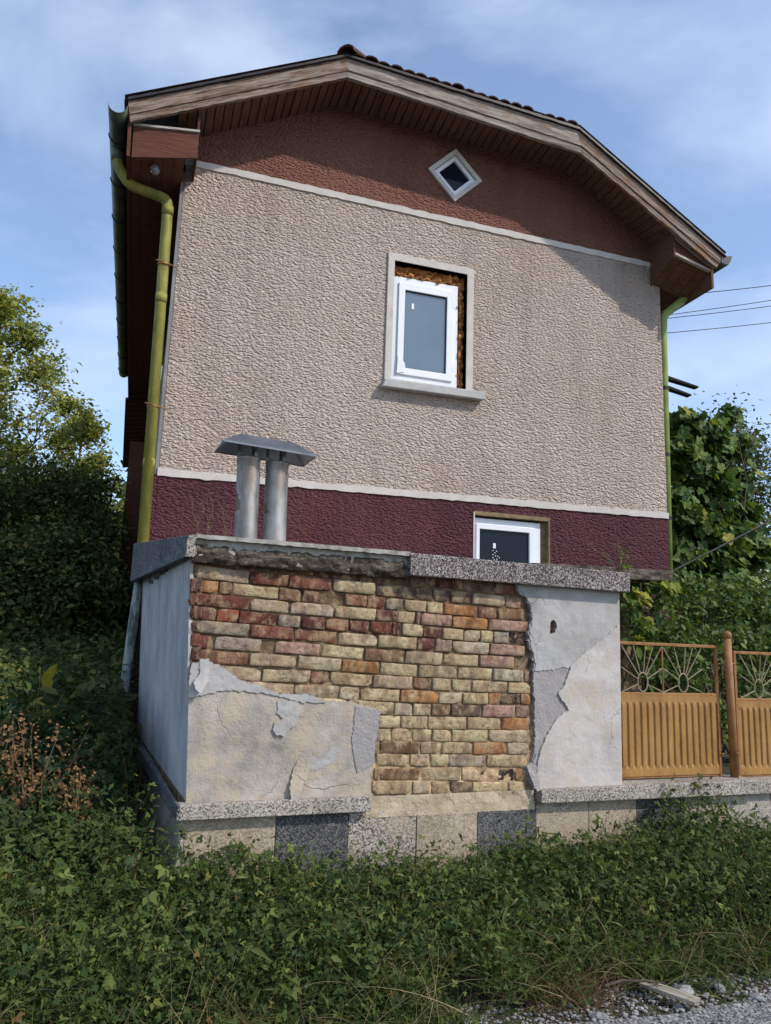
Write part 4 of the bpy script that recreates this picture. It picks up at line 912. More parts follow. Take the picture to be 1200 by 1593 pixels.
# ---------------------------------------------------------------- low wall carrying the metal fence
lwall = empty('low_wall', 'low plinth wall of terrazzo tiles under a stone ledge, right of the white pier', 'wall', (0, 0, 0), ROT)
terr('ledge', [(2.196, -.075, .0), (4.00, -.078, -.008), (4.00, .16, -.008), (2.196, .02, .0), (2.196, -.072, .078), (4.00, -.072, .088), (4.00, .20, .088), (2.196, .02, .078)], M_TZ_LEDGE, lwall)
terr('ledge', block(2.88, 4.00, .02, .24, .0, .084), M_TZ_LEDGE, lwall)
terr('ledge', block(4.004, 5.6, -.060, .24, -.012, .078), M_TZ_LEDGE, lwall)
for i, (ua, ub_, mt) in enumerate([(2.976, 3.372, M_TILE_DARK), (3.376, 3.76, M_TILE_MID), (3.768, 4.18, M_TILE_PALE), (4.184, 4.60, M_TILE_DARK), (4.604, 5.02, M_TILE_MID), (5.024, 5.44, M_TILE_SAND)]):
    terr('plinth_tile', block(ua, ub_, -.014+.003*math.sin(i*4), .03, -.6, -.012 if ub_ < 4 else -.022), mt, lwall, bevel=.003)
MB().box((2.9, .01, -.6), (5.5, .20, -.024)).obj('plinth_core', M_MORTAR, lwall)

def fence_panel(label, u0, u1, zb, zp, zt_, rings, dv=.10):
    c, s = math.cos(ROT), math.sin(ROT)
    t = empty('metal_fence', label, 'fence', (u0*c-dv*s, u0*s+dv*c, zb), ROT, 'ochre sheet metal fence panels')
    Wd = u1-u0; hp = zp-zb; ht = zt_-zb
    # pressed sheet with raised ribs whose ends are rounded
    pitch = .0575; nb_ = int((Wd-.03)/pitch); off = (Wd-nb_*pitch)/2
    xs = [0]; 
    for k in range(nb_):
        for f in (.0, .18, .30, .42, .70, .82, .94): xs.append(off+pitch*(k+f))
    xs.append(Wd); zs = [0, .045, .055, .066, .075, hp*.33, hp*.66, hp-.075, hp-.066, hp-.055, hp-.045, hp]
    V = []; F = []
    for z_ in zs:
        e = min(z_-.045, hp-.045-z_)/.03; e = max(0, min(1, e)); e = e*e*(3-2*e)
        for x in xs:
            ph = ((x-off)/pitch) % 1.0; a = 0
            if off < x < Wd-off+1e-6:
                a = 1 if .26 < ph < .74 else (0.45 if (.15 < ph < .32 or .72 < ph < .88) else 0)
                if abs(ph-.18) < .02: a = 0.0
                if abs(ph-.30) < .02: a = .85
                if abs(ph-.42) < .02: a = 1
                if abs(ph-.70) < .02: a = 1
                if abs(ph-.82) < .02: a = .85
                if abs(ph-.94) < .02: a = 0
            V.append((x, .006*(1-e)-.012*a*e+.014*e, z_))
    m = len(xs)
    for j in range(len(zs)-1):
        for i in range(m-1): F.append((j*m+i, j*m+i+1, (j+1)*m+i+1, (j+1)*m+i))
    mesh('ribbed_sheet', V, F, M_OCHRE, t)
    MB().box((-.002, .012, -.015), (Wd+.002, .034, .008)).obj('bottom_rail', M_RUST, t)
    MB().box((-.002, .006, hp-.004), (Wd+.002, .026, hp+.016)).obj('middle_rail', M_OCHRE, t, bevel=.002)
    MB().box((-.012, .0, ht-.022), (Wd+.012, .024, ht)).obj('top_rail', M_RUST, t, bevel=.003)
    for x in (0, Wd): MB().box((x-.011, .002, -.02), (x+.011, .024, ht-.023)).obj('upright', M_RUST, t, bevel=.002)
    a0 = hp+.018; a1 = ht-.022; H_ = a1-a0
    for cx_ in rings:
        cz_ = a0+.068
        P = [(cx_+.044*math.cos(k*math.pi/9), .012, cz_+.066*math.sin(k*math.pi/9)) for k in range(19)]
        MB().tube(P, .0055, 6, False).obj('ring', M_OLDBAR, t, True)
        half = (rings[1]-rings[0])/2 if len(rings) > 1 else .17
        for tx, tz in ((-half, 0), (-half, H_*.52), (-half, H_), (-half*.42, H_), (half*.12+.01, H_), (half*.55, H_), (half, H_), (half, H_*.52), (half, 0)):
            tgt = Vector((tx, 0, tz-.068)); 
            if tgt.length < .05: continue
            an = math.atan2(tgt.z/.066, tgt.x/.044); st = (cx_+.044*math.cos(an), .012, cz_+.066*math.sin(an))
            MB().tube([st, (cx_+tx, .012, a0+tz)], .0042, 5).obj('sun_ray', M_OLDBAR, t)
    if len(rings) > 1:
        xm = (rings[0]+rings[1])/2; MB().tube([(xm, .014, a0), (xm, .014, a1)], .006, 6).obj('middle_bar', M_RUST, t)
    return t
fence_panel('wider ochre ribbed metal fence panel with two sunburst rings, beside the white plastered pier', 2.925, 3.842, .108, .655, 1.02, (.10+.135, .10+.50))
fence_panel('ochre ribbed fence panel right of the round post, cut by the photo edge', 4.005, 4.95, .095, .625, .985, (.235, .60), .085)
c_, s_ = math.cos(ROT), math.sin(ROT)
post = empty('fence_post', 'round rusty ochre steel post with a ball top between two fence panels', 'post', (3.92*c_-.06*s_, 3.92*s_+.06*c_, .085), ROT)
MB().tube([(0.0, 0, 0), (-.004, 0, .5), (-.012, 0, .985)], .029, 18).obj('pole', M_RUST, post, True)
V = []; F = []
for j in range(9):
    th_ = math.pi*j/8
    for k in range(16): V.append((-.012+.033*math.sin(th_)*math.cos(k*math.pi/8), .036*math.sin(th_)*math.sin(k*math.pi/8), 1.01-.034*math.cos(th_)))
for j in range(8):
    for k in range(16): F.append((j*16+k, j*16+(k+1) % 16, (j+1)*16+(k+1) % 16, (j+1)*16+k))
mesh('ball_top', V, F, M_RUST, post, True)
for z_ in (.16, .80): MB().tube([(-.08, .03, z_), (.085, .03, z_+.005)], .006, 6).obj('hinge_pin', M_RUST, post)

# ---------------------------------------------------------------- vegetation
def T_simple(w=.5, fold=.12):
    return np.array([(0,0,0), (-w*.42,.33,fold*.6), (-w*.34,.68,fold*.4), (0,1,-.10), (w*.34,.68,fold*.4), (w*.42,.33,fold*.6), (0,.5,-.02)]), [(0,1,6),(1,2,6),(2,3,6),(3,4,6),(4,5,6),(5,0,6)]
def T_small(w=.55): return np.array([(0,0,0), (-w*.45,.45,.08), (0,1,-.06), (w*.45,.45,.08)]), [(0,1,2),(0,2,3)]
def T_leaf4(w=.62): return np.array([(0,0,0), (-w*.44,.42,.07), (0,1,-.10), (w*.44,.42,.07), (0,.45,-.02)]), [(0,1,4),(1,2,4),(2,3,4),(3,0,4)]
def T_tri():
    V = []; F = []
    for an, sc in ((0, 1), (1.15, .85), (-1.15, .85)):
        v, f = T_leaf4(.66); v = v*sc*.62; c, s = math.cos(an), math.sin(an)
        v = np.stack([v[:,0]*c+v[:,1]*s, -v[:,0]*s+v[:,1]*c+.34, v[:,2]-.04*abs(an)], 1)
        F += [tuple(i+len(V) for i in t) for t in f]; V += list(v)
    return np.array(V), F
def T_vine():
    P = [(0,-.02,0), (-.22,-.16,.03), (-.46,.02,.05), (-.40,.26,.0), (-.52,.50,.06), (-.26,.56,.0), (-.16,.86,.02), (0,1.0,-.10), (.16,.86,.02), (.26,.56,.0), (.52,.50,.06), (.40,.26,.0), (.46,.02,.05), (.22,-.16,.03), (0,.30,-.05)]
    return np.array(P), [(i, (i+1) % 14, 14) for i in range(14)]
def build(name, V, F, tint, mat, parent=None, smooth=False):
    """V (n,3), F list/array of equal-length faces, tint per vertex"""
    me = bpy.data.meshes.new(name); F = np.asarray(F); n, k = F.shape
    me.vertices.add(len(V)); me.vertices.foreach_set('co', V.astype(np.float32).ravel())
    me.loops.add(n*k); me.loops.foreach_set('vertex_index', F.astype(np.int32).ravel())
    me.polygons.add(n); me.polygons.foreach_set('loop_start', np.arange(0, n*k, k, dtype=np.int32)); me.polygons.foreach_set('loop_total', np.full(n, k, np.int32))
    me.update(calc_edges=True); me.validate()
    if tint is not None:
        at = me.attributes.new('tint', 'FLOAT', 'POINT'); at.data.foreach_set('value', tint.astype(np.float32))
    me.materials.append(mat); o = bpy.data.objects.new(name, me); col.objects.link(o)
    if parent: o.parent = parent
    return o
def nrm(a): return a/np.maximum(np.linalg.norm(a, axis=1, keepdims=True), 1e-9)
def leaf_arrays(P, size, tmpl, nbias=(0,0,1), spread=.7, rng=RNG, svar=.35, out=None, droop=.3):
    TVx, TFx = tmpl; N = len(P); TVx = np.asarray(TVx); TFx = np.asarray(TFx)
    n = nrm(np.array(nbias)[None, :]+rng.normal(0, spread, (N, 3))+(0 if out is None else out))
    t = rng.normal(0, 1, (N, 3)); t[:, 2] -= droop; t = nrm(t-n*np.sum(t*n, 1, keepdims=True)); b = np.cross(t, n)
    s = size*np.exp(rng.normal(0, svar, N)) if np.isscalar(size) else size*np.exp(rng.normal(0, svar, N))
    V = P[:, None, :]+s[:, None, None]*(TVx[None, :, 0:1]*b[:, None, :]+TVx[None, :, 1:2]*t[:, None, :]+TVx[None, :, 2:3]*n[:, None, :])
    F = TFx[None]+(np.arange(N)*len(TVx))[:, None, None]
    return V.reshape(-1, 3), F.reshape(-1, TFx.shape[1]), len(TVx)
def clump_tint(P, scale=2.2, rng=RNG, lo=0, hi=1):
    """per-leaf tint: clumps share a tone, each leaf varies"""
    q = np.array([noise.noise(Vector((p[0]*scale, p[1]*scale, p[2]*scale))) for p in P]) if len(P) < 30000 else np.repeat(np.array([noise.noise(Vector(tuple(p*scale))) for p in P[::4]]), 4)[:len(P)]
    if len(q) < len(P): q = np.concatenate([q, np.zeros(len(P)-len(q))])
    t = .42+.5*q+rng.normal(0, .17, len(P))
    t = np.clip(t, 0, .9); odd = rng.random(len(P)) < .015; t[odd] = rng.uniform(.93, 1, odd.sum())
    return t
def leaves(name, P, size, tmpl, mat, parent=None, tint=None, **k):
    V, F, m = leaf_arrays(P, size, tmpl, **k)
    if tint is None: tint = clump_tint(P)
    return build(name, V, F, np.repeat(tint, m), mat, parent)
def ribbons(name, base, dirs, L, wdt, mat, bend_=.5, seg=5, tint=None, parent=None, rng=RNG):
    """curved grass blades and stalks"""
    N = len(base); d = nrm(dirs); side = nrm(np.cross(d, rng.normal(0, 1, (N, 3)))); sag = nrm(rng.normal(0, 1, (N, 3))*[1, 1, .2])
    V = np.zeros((N, seg+1, 2, 3))
    for i in range(seg+1):
        t = i/seg; c = base+d*(L*t)[:, None]+sag*(L*bend_*t*t)[:, None]*.6; c[:, 2] -= L*bend_*t**3*.45
        ww = wdt*(1-t*.9) if np.isscalar(wdt) else wdt*(1-t*.9)
        V[:, i, 0] = c-side*(np.ones(N)*ww)[:, None]; V[:, i, 1] = c+side*(np.ones(N)*ww)[:, None]
    F = np.array([(2*i, 2*i+1, 2*i+3, 2*i+2) for i in range(seg)])[None]+(np.arange(N)*2*(seg+1))[:, None, None]
    if tint is None: tint = rng.random(N)
    return build(name, V.reshape(-1, 3), F.reshape(-1, 4), np.repeat(tint, 2*(seg+1)), mat, parent)

# --- the bank of brambles in front
def fbm(x, y, s, seed=0):
    return np.array([noise.noise(Vector((a*s, b*s, seed)))+.5*noise.noise(Vector((a*s*2.3, b*s*2.3, seed+7))) for a, b in zip(x, y)])
def canopy(x, y):
    """height of the leafy surface above the ground"""
    wallv = -(x*math.sin(ROT))+y*math.cos(ROT)            # distance from the front of the walls
    base = np.clip((y+1.30)/.35, 0, 1)
    h = .27*base*(1-.30*np.clip((wallv+.45)/.45, 0, 1)*(x > -.1)*np.clip((x-.1)/.8, .2, 1))
    h = h+.16*np.exp(-((x+.25)/.35)**2)*np.exp(-((y+.10)/.30)**2)
    h = h+.17*np.exp(-((x-3.35)/.5)**2)*np.exp(-((y-.15)/.35)**2)
    h = h-np.clip((x-1.2)/1.0, 0, 1)*np.clip((-.62-y)/.35, 0, 1)*.22
    h = h+np.clip(-x-.1, 0, 1)*.10
    return np.maximum(h, .0)
def scatter_bank(n, x0, x1, y0, y1, rng):
    x = rng.uniform(x0, x1, n); y = rng.uniform(y0, y1, n)
    c, s = math.cos(ROT), math.sin(ROT)
    v = -x*s+y*c; u = x*c+y*s
    keep = ~((v > -.035) & (u > -.06))
    keep &= ~((x > 1.0+.2*np.sin(y*9)) & (y < -.985+.05*np.sin(x*7)+.06*np.sin(x*17)+.05*rng.normal(0, 1, n)))
    return x[keep], y[keep]
rng = np.random.default_rng(11)
x, y = scatter_bank(135000, -2.3, 5.2, -1.75, .33, rng)
sub = fbm(x[::3], y[::3], 1.7); nz_ = np.repeat(sub, 3)[:len(x)]
sub2 = fbm(x[::3], y[::3], 6.5, 3); nz2 = np.repeat(sub2, 3)[:len(x)]
if len(nz_) < len(x): nz_ = np.pad(nz_, (0, len(x)-len(nz_))); nz2 = np.pad(nz2, (0, len(x)-len(nz2)))
h = canopy(x, y); hh = h*(1+.80*nz_+.55*nz2); dep = rng.beta(1.2, 2.2, len(x))*(.16+.2*h)
z = ground_z(x, y)+np.maximum(hh-dep, .005)
P = np.stack([x, y, z], 1)
kk = rng.random(len(P)) < np.clip(.35+h*3, 0, 1); P = P[kk]; nz_ = nz_[kk]; nz2 = nz2[kk]
tint = np.clip(.42+.34*nz2+rng.normal(0, .17, len(P)), 0, .90); odd = rng.random(len(P)) < .012; tint[odd] = rng.uniform(.94, 1, odd.sum())
sp = np.pad(np.repeat(fbm(P[::4, 0], P[::4, 1], 1.7, 90), 4)[:len(P)], (0, max(0, len(P)-4*((len(P)+3)//4))))
pick = rng.random(len(P))+.9*sp
sel = pick < .42; third = pick > .80
nar = P[third]
o = leaves('narrow_leaved_weeds', nar, .050, T_leaf4(.22), L_GRASS, tint=np.clip(tint[third]*.75+rng.normal(0, .12, third.sum()), 0, 1), nbias=(.1, -.4, .7), spread=.7, rng=rng); props(o, 'narrow leaved light green weeds tangled through the brambles on the bank', 'weeds', kind='stuff')
rest = ~sel & ~third
o = leaves('bramble_ground_cover', P[sel], .037, T_tri(), L_BRAMBLE, tint=tint[sel], nbias=(.0, -.45, .9), spread=.75, rng=rng); props(o, 'dense green bramble and weed leaves covering the bank below the walls', 'brambles', kind='stuff')
o = leaves('weed_ground_cover', P[rest], .030, T_leaf4(.6), L_BRAMBLE2, tint=tint[rest], nbias=(.1, -.3, 1), spread=.7, rng=rng); props(o, 'small dark weed leaves mixed through the brambles on the bank', 'weeds', kind='stuff')
# taller leafy sprays that break the top edge against the plinth
rng = np.random.default_rng(12)
SP = [(rng.uniform(-.1, 4.6), rng.uniform(-.28, -.06)) for _ in range(60)]
Pl = []; stem = []
for (sx, sv) in SP:
    yy = sx*math.sin(ROT)+sv; z0 = float(ground_z(sx, yy))+.15; L = rng.uniform(.03, .16)
    d = np.array([rng.normal(0, .45), rng.normal(-.15, .25), 1.0]); d /= np.linalg.norm(d)
    stem.append((sx, yy, z0, *d, L+.1))
    for k in range(int(L*65)+4):
        t = rng.random(); Pl.append(np.array([sx, yy, z0])+d*(t*(L+.1))+rng.normal(0, .024, 3))
Pl = np.array(Pl); Pl[:, 1] = np.minimum(Pl[:, 1], Pl[:, 0]*math.tan(ROT)-.035)
o = leaves('bramble_sprays', Pl, .040, T_tri(), L_BRAMBLE, tint=np.clip(rng.normal(.58, .2, len(Pl)), 0, .93), nbias=(.2, -.4, 1), spread=.5, rng=rng); props(o, 'fresh bramble sprays rising against the terrazzo plinth tiles', 'brambles', kind='stuff')
# grass blades and dry stalks
rng = np.random.default_rng(13)
x, y = scatter_bank(34000, -2.0, 5.0, -1.7, .2, rng)
dens = fbm(x, y, 1.3, 20); edge_ = np.clip((-.55-y)/.5, 0, 1)
k = rng.random(len(x)) < np.clip(.16+.8*dens+.55*edge_+.35*(x < -.35)+.18*(x > 1.3)-.12, 0, 1); x, y = x[k], y[k]
b = np.stack([x, y, ground_z(x, y)+.5*canopy(x, y)], 1); L = rng.uniform(.10, .34, len(x))
d = np.stack([rng.normal(0, .9, len(x)), rng.normal(-.15, .6, len(x)), rng.uniform(.35, 1, len(x))], 1)
o = ribbons('grass', b, d, L, .0028, L_GRASS, .55, tint=rng.beta(1.6, 2.2, len(x)), rng=rng); props(o, 'long green and straw grass blades growing through the brambles', 'grass', kind='stuff')
x, y = scatter_bank(1500, -1.9, 5.0, -1.5, .1, rng); b = np.stack([x, y, ground_z(x, y)+.35*canopy(x, y)+.05], 1); L = rng.uniform(.15, .55, len(x))
d = np.stack([rng.normal(0, .9, len(x)), rng.normal(-.1, .5, len(x)), rng.uniform(.2, 1, len(x))], 1)
o = ribbons('dry_stalks', b, d, L, .0019, L_DRY, .35, 6, rng=rng); props(o, 'thin dry straw coloured stalks leaning across the brambles', 'dry grass', kind='stuff')
for i, (qx, qy, nn_) in enumerate([(1.72, -.95, 420), (3.15, -.80, 520), (.35, -.95, 200), (2.35, -.70, 260)]):
    b = np.stack([qx+rng.normal(0, .16, nn_), qy+rng.normal(0, .06, nn_), np.zeros(nn_)], 1); b[:, 2] = ground_z(b[:, 0], b[:, 1])+.01
    d = np.stack([rng.normal(0, .8, nn_), rng.normal(-.1, .5, nn_), rng.uniform(.3, 1, nn_)], 1)
    o = ribbons('dry_clump', b, d, rng.uniform(.10, .32, nn_), .0017, L_DRY, .4, 5, tint=rng.random(nn_)*.7, rng=rng)
    props(o, ['reddish brown dead weed clump beside the broken board', 'brown dead grass clump at the right edge above the gravel', 'small brown dead clump low in the brambles on the left half', 'straw coloured dead grass leaning over the brambles above the board'][i], 'dry grass', 'dead grass clumps on the bank')
# long grass tuft at the left edge of the bank
n = 900; ang = rng.uniform(-.5, .5, n); b = np.stack([-1.0+rng.normal(0, .10, n), -.35+rng.normal(0, .16, n), np.full(n, -.42)], 1)
b[:, 2] = ground_z(b[:, 0], b[:, 1])
d = np.stack([rng.normal(.25, .35, n), rng.normal(-.1, .3, n), np.ones(n)], 1)
o = ribbons('grass_tuft', b, d, rng.uniform(.3, .62, n), .003, L_GRASS, .55, 6, tint=rng.beta(2, 1.7, n), rng=rng); props(o, 'tall arching grass tuft at the left edge of the bank', 'grass')

# --- weeds on the left, beside and behind the outbuilding
rng = np.random.default_rng(14)
n = 52000; y = .05+rng.random(n)**1.35*7.0; x = -.16-.10*y*0+(-(rng.random(n))*(1.3+.33*y))
hl = np.where(y < 1, .42+.25*y, .67)*np.clip((-x)/.35, .45, 1)
nzz = fbm(x[::4], y[::4], 1.6, 40); nzz = np.pad(np.repeat(nzz, 4)[:n], (0, max(0, n-4*len(nzz))))
z = ground_z(x, y)+np.maximum(hl*(1+.55*nzz)-rng.beta(1.1, 2, n)*.35, .0)
P = np.stack([x, y, z], 1); k = z > -9; near = y < 2.2
o = leaves('tall_weeds', P[near], .052, T_tri(), L_BRAMBLE2, nbias=(.3, -.35, 1), spread=.6, rng=rng, tint=clump_tint(P[near], 3)*.95); props(o, 'dark knee high weeds crowding the shaded left side of the outbuilding', 'weeds', kind='stuff')
o = leaves('meadow_weeds', P[~near], .07, T_small(.6), L_DARK, nbias=(.3, -.35, 1), spread=.7, rng=rng); props(o, 'dim weedy slope rising behind the outbuilding on the left', 'weeds', kind='stuff')
n = 5000; y = .1+rng.random(n)*7; x = -.15-rng.random(n)*(1.3+.33*y)
b = np.stack([x, y, ground_z(x, y)+.1], 1); d = np.stack([rng.normal(0, .35, n), rng.normal(0, .3, n), np.ones(n)], 1)
o = ribbons('slope_grass', b, d, rng.uniform(.25, .8, n), .003, L_DRY, .4, 5, tint=rng.random(n)*.6, rng=rng); props(o, 'thin brownish grass standing in the shaded weeds on the left slope', 'grass', kind='stuff')
def weed(name, label, base, hgt, spread, nl, mat, size, seed, tmpl=None, stems=4, seedhead=False, group=None, lean_=(0, 0), thin=1):
    rng = np.random.default_rng(seed); t = empty(name, label, 'weed', base, 0, group)
    mb = MB(); Pl = []
    for s in range(stems):
        tip = Vector((lean_[0]*hgt+rng.normal(0, spread), lean_[1]*hgt+rng.normal(0, spread), hgt*rng.uniform(.7, 1.02))); P = []
        for i in range(9):
            f = i/8; P.append(Vector((tip.x*f**1.5+.01*math.sin(i*1.7+s), tip.y*f**1.5, tip.z*f)))
        mb.tube(P, [(.006-.0045*i/8)*thin for i in range(9)], 5)
        for k in range(nl//stems):
            f = rng.uniform(.2, 1); i = min(7, int(f*8)); q = P[i].lerp(P[i+1], f*8-i); Pl.append(np.array(q)+rng.normal(0, spread*.25+.012, 3))
    mb.obj('stem', L_DRYM, t)
    Pl = np.array(Pl); o = leaves('foliage', Pl, size, tmpl or T_simple(.55), mat, t, nbias=(.2, -.4, .7), spread=.6, rng=rng, tint=np.clip(rng.normal(.55, .25, len(Pl)), 0, 1)); props(o, kind='stuff'); return t
L_DRYM = plain('dry_stem', [(.3, (.10, .065, .035)), (.7, (.22, .16, .09))], 20, .9).m
L_RUSSET = leafmat('russet_seed', [(0, (.09, .04, .02)), (.5, (.17, .085, .04)), (1, (.28, .18, .08))], .8, .15)
L_GREENM = plain('green_stem', [(.3, (.05, .07, .02)), (.7, (.10, .13, .04))], 20, .8).m
weed('weed_plant', 'weed with a few large yellow leaves left of the outbuilding', (-.86, 1.3, -.15), .85, .07, 60, L_BRAMBLE2, .09, 61)
t = empty('yellow_leaved_weed', 'cluster of big bright yellow leaves on a weed in the dark left undergrowth', 'weed', (-.86, 1.55, -.15))
MB().tube([(0, 0, 0), (.02, 0, .35), (.03, 0, .72)], .006, 5).obj('stem', L_DRYM, t)
lv, lf = T_simple(.6)
for i, (dx, dz, s_, an) in enumerate([(-.07, .62, .20, 1.7), (.06, .70, .15, -.4), (.09, .60, .18, -2.5), (.03, .76, .14, .3), (.07, .48, .21, -1.6), (-.02, .55, .14, 2.2)]):
    mesh('leaf', [(v[0]*s_, v[2]*s_, v[1]*s_) for v in lv], lf, L_YELLOW, t, loc=(dx, -.05, dz), rot=(.2, an, .2*i))
weed('brown_weed', 'tall brown weed gone to seed left of the outbuilding corner', (-.74, .45, -.36), .86, .13, 900, L_RUSSET, .020, 62, T_small(.8), 6)
weed('brown_weed', 'short brown seeding weed nearer the grey side wall', (-.50, .30, -.38), .62, .12, 800, L_RUSSET, .019, 63, T_small(.8), 5)
weed('brown_weed', 'rust brown seeding weed at the left photo edge in the shade', (-1.02, .75, -.34), .80, .14, 900, L_RUSSET, .020, 67, T_small(.8), 6)
weed('thin_weed', 'thin reddish stalk standing alone in the brambles below the corner', (-.19, -.18, -.40), .42, .02, 24, L_DRY, .016, 64, None, 1)
weed('sapling', 'little green sapling in front of the pale plinth tile right of the pier', (2.60, -.02, -.42), .40, .05, 44, L_BRAMBLE, .036, 65, T_tri(), 2)
weed('slab_weed', 'feathery green sprig growing on the right end of the roof slab', (3.70, 1.35, 1.60), .34, .10, 70, L_VINE, .035, 66, T_small(.5), 4)
for i, (sx, sv, hh_) in enumerate([(.02, .32, .34), (.10, .5, .42), (.20, .42, .30)]):
    weed('dry_weed', ['dry wispy weed nearest the left edge of the roof slab', 'tallest dry wispy weed on the slab before the plum wall', 'dry wispy weed on the slab left of the flue pipes'][i], (sx, sv, 1.50), hh_, .06, 24, L_DRY, .012, 70+i, T_small(.4), 4, thin=.35)
n = 240; rng = np.random.default_rng(77); u_ = rng.uniform(.0, 4.0, n); b = np.stack([u_*math.cos(ROT)+.03, u_*math.sin(ROT)-.03+rng.uniform(-.02, .05, n), np.where(u_ < 2.9, 1.492, 1.55)], 1); b[u_ > 2.9, 1] += 1.2; b[u_ > 2.9, 2] = 1.70

# --- trees
def make_tree(name, label, base, height, radius, seed, nleaf, mat, size, cat='tree', tmpl=None, lowest=.3, airy=.22, group=None, squash=1.0, trunk_r=.09, nl=9, out=.5, spreadn=.6):
    rng = np.random.default_rng(seed); t = empty(name, label, cat, base, 0, group); mb = MB(); tips = []
    top = np.array([rng.normal(0, .12)*radius, rng.normal(0, .1)*radius, height]); TP = []
    for i in range(9):
        f = i/8; TP.append(np.array([top[0]*f+.05*math.sin(i*1.3+seed)*radius*.6, top[1]*f+.05*math.cos(i*1.7+seed)*radius*.6, height*.93*f]))
    mb.tube([tuple(p) for p in TP], [trunk_r*(1-.88*i/8) for i in range(9)], 8)
    def limb(p0, d, L, r_, lev):
        P = [p0]; p = p0.copy(); dd = d/np.linalg.norm(d); st = 5
        for i in range(st):
            dd = dd+rng.normal(0, .16, 3)+np.array([0, 0, .05]); dd /= np.linalg.norm(dd); p = p+dd*L/st; P.append(p.copy())
        mb.tube([tuple(q) for q in P], [max(.004, r_*(1-.75*i/st)) for i in range(st+1)], 5 if lev else 6, False)
        if lev >= 2: tips.extend(P[2:]); return
        for k in range(4 if lev == 0 else 3):
            i = rng.integers(1, st+1); nd = dd+rng.normal(0, .62, 3); limb(P[i], nd, L*rng.uniform(.42, .66), r_*.5, lev+1)
        tips.extend(P[3:])
    for k in range(nl):
        f = lowest+(1-lowest)*(k+.5)/nl; i = min(7, int(f*8)); p0 = TP[i]+(TP[i+1]-TP[i])*(f*8-i)
        an = k*2.4+rng.uniform(-.4, .4); rise = .15+1.1*f**2
        wid = radius*(1.0-.62*max(0, (f-.45)/.55)**1.3)*rng.uniform(.72, 1.12)
        limb(p0, np.array([math.cos(an), math.sin(an), rise]), wid*.72, trunk_r*.45*(1-.5*f), 0)
    mb.obj('trunk', M_BARK, t, True)
    tips = np.array(tips); ci = rng.integers(0, len(tips), nleaf); wgt = rng.random(len(tips))[ci]
    P = tips[ci]+np.clip(rng.normal(0, 1, (nleaf, 3)), -1.9, 1.9)*airy*radius*(.45+.8*wgt)[:, None]*[1, 1, .75]
    P = P[P[:, 2] > .02]
    cen = np.array([0, 0, height*.55]); o_ = nrm(P-cen)*out
    tb = (rng.random(len(tips))*.5)[ci][:len(P)]+rng.normal(.22, .16, len(P)); odd = rng.random(len(P)) < .03; tb = np.clip(tb, 0, .92); tb[odd] = rng.uniform(.93, 1, odd.sum())
    o = leaves('crown', P, size, tmpl or T_small(.6), mat, t, nbias=(0, -.1, .5), spread=spreadn, out=o_, rng=rng, tint=tb)
    props(o, kind='stuff'); return t
TR = 'trees on the slope left of the house'
make_tree('broadleaf_tree', 'tall airy tree with yellowing sunlit leaves at the left edge', (-3.0, 11.5, float(ground_z(-3.0, 11.5))), 6.5, 2.0, 101, 17000, L_TREE, .085, lowest=.25, airy=.10, group=TR, nl=16, trunk_r=.10)
make_tree('broadleaf_tree', 'lower sunlit tree between the tall airy tree and the house', (-1.75, 12.6, float(ground_z(-1.7, 12.6))), 5.0, 1.6, 102, 12000, L_TREE, .085, lowest=.25, airy=.10, group=TR, nl=13, trunk_r=.08)
DS = 'dark shrubs at the foot of the trees'
for i, (lab, bx_, by_, hh_, rr_) in enumerate([
    ('dark dense shrub farthest left below the tall airy tree', -2.7, 8.2, 3.1, 1.15), ('dark rounded shrub second from the left below the airy tree', -1.8, 8.9, 3.4, 1.1),
    ('dark shrub touching the downpipe side of the house', -1.05, 9.6, 3.4, .9), ('low dark shrub in front of the taller shrubs on the left', -2.0, 6.3, 1.9, .95),
    ('low dark shrub in deep shade near the grey pipe', -1.15, 6.6, 2.1, .8), ('wide dark shrub at the far left frame edge', -3.1, 9.8, 4.2, 1.3)]):
    make_tree('dark_shrub', lab, (bx_, by_, float(ground_z(bx_, by_))), hh_*.88, rr_, 110+i, 11000, L_DARK, .065, 'shrub', lowest=.05, airy=.24, group=DS, nl=14, trunk_r=.05)
# far wood
rng = np.random.default_rng(15); n = 42000
x = rng.uniform(-16, 42, n); y = rng.uniform(17, 26, n); gz = ground_z(x, y); nn = fbm(x[::6], y[::6], .35, 60); nn = np.pad(np.repeat(nn, 6)[:n], (0, max(0, n-6*len(nn))))
z = gz+np.maximum(.05, (3.3+1.8*nn)*rng.beta(2.2, 1.1, n)); P = np.stack([x, y, z], 1)
o = leaves('distant_wood', P, .22, T_small(.8), L_DARK, nbias=(0, -.5, .6), spread=.6, rng=rng, tint=np.clip(rng.normal(.4, .25, n), 0, .95)); props(o, 'dark wooded hillside far behind the house', 'wood', kind='stuff')

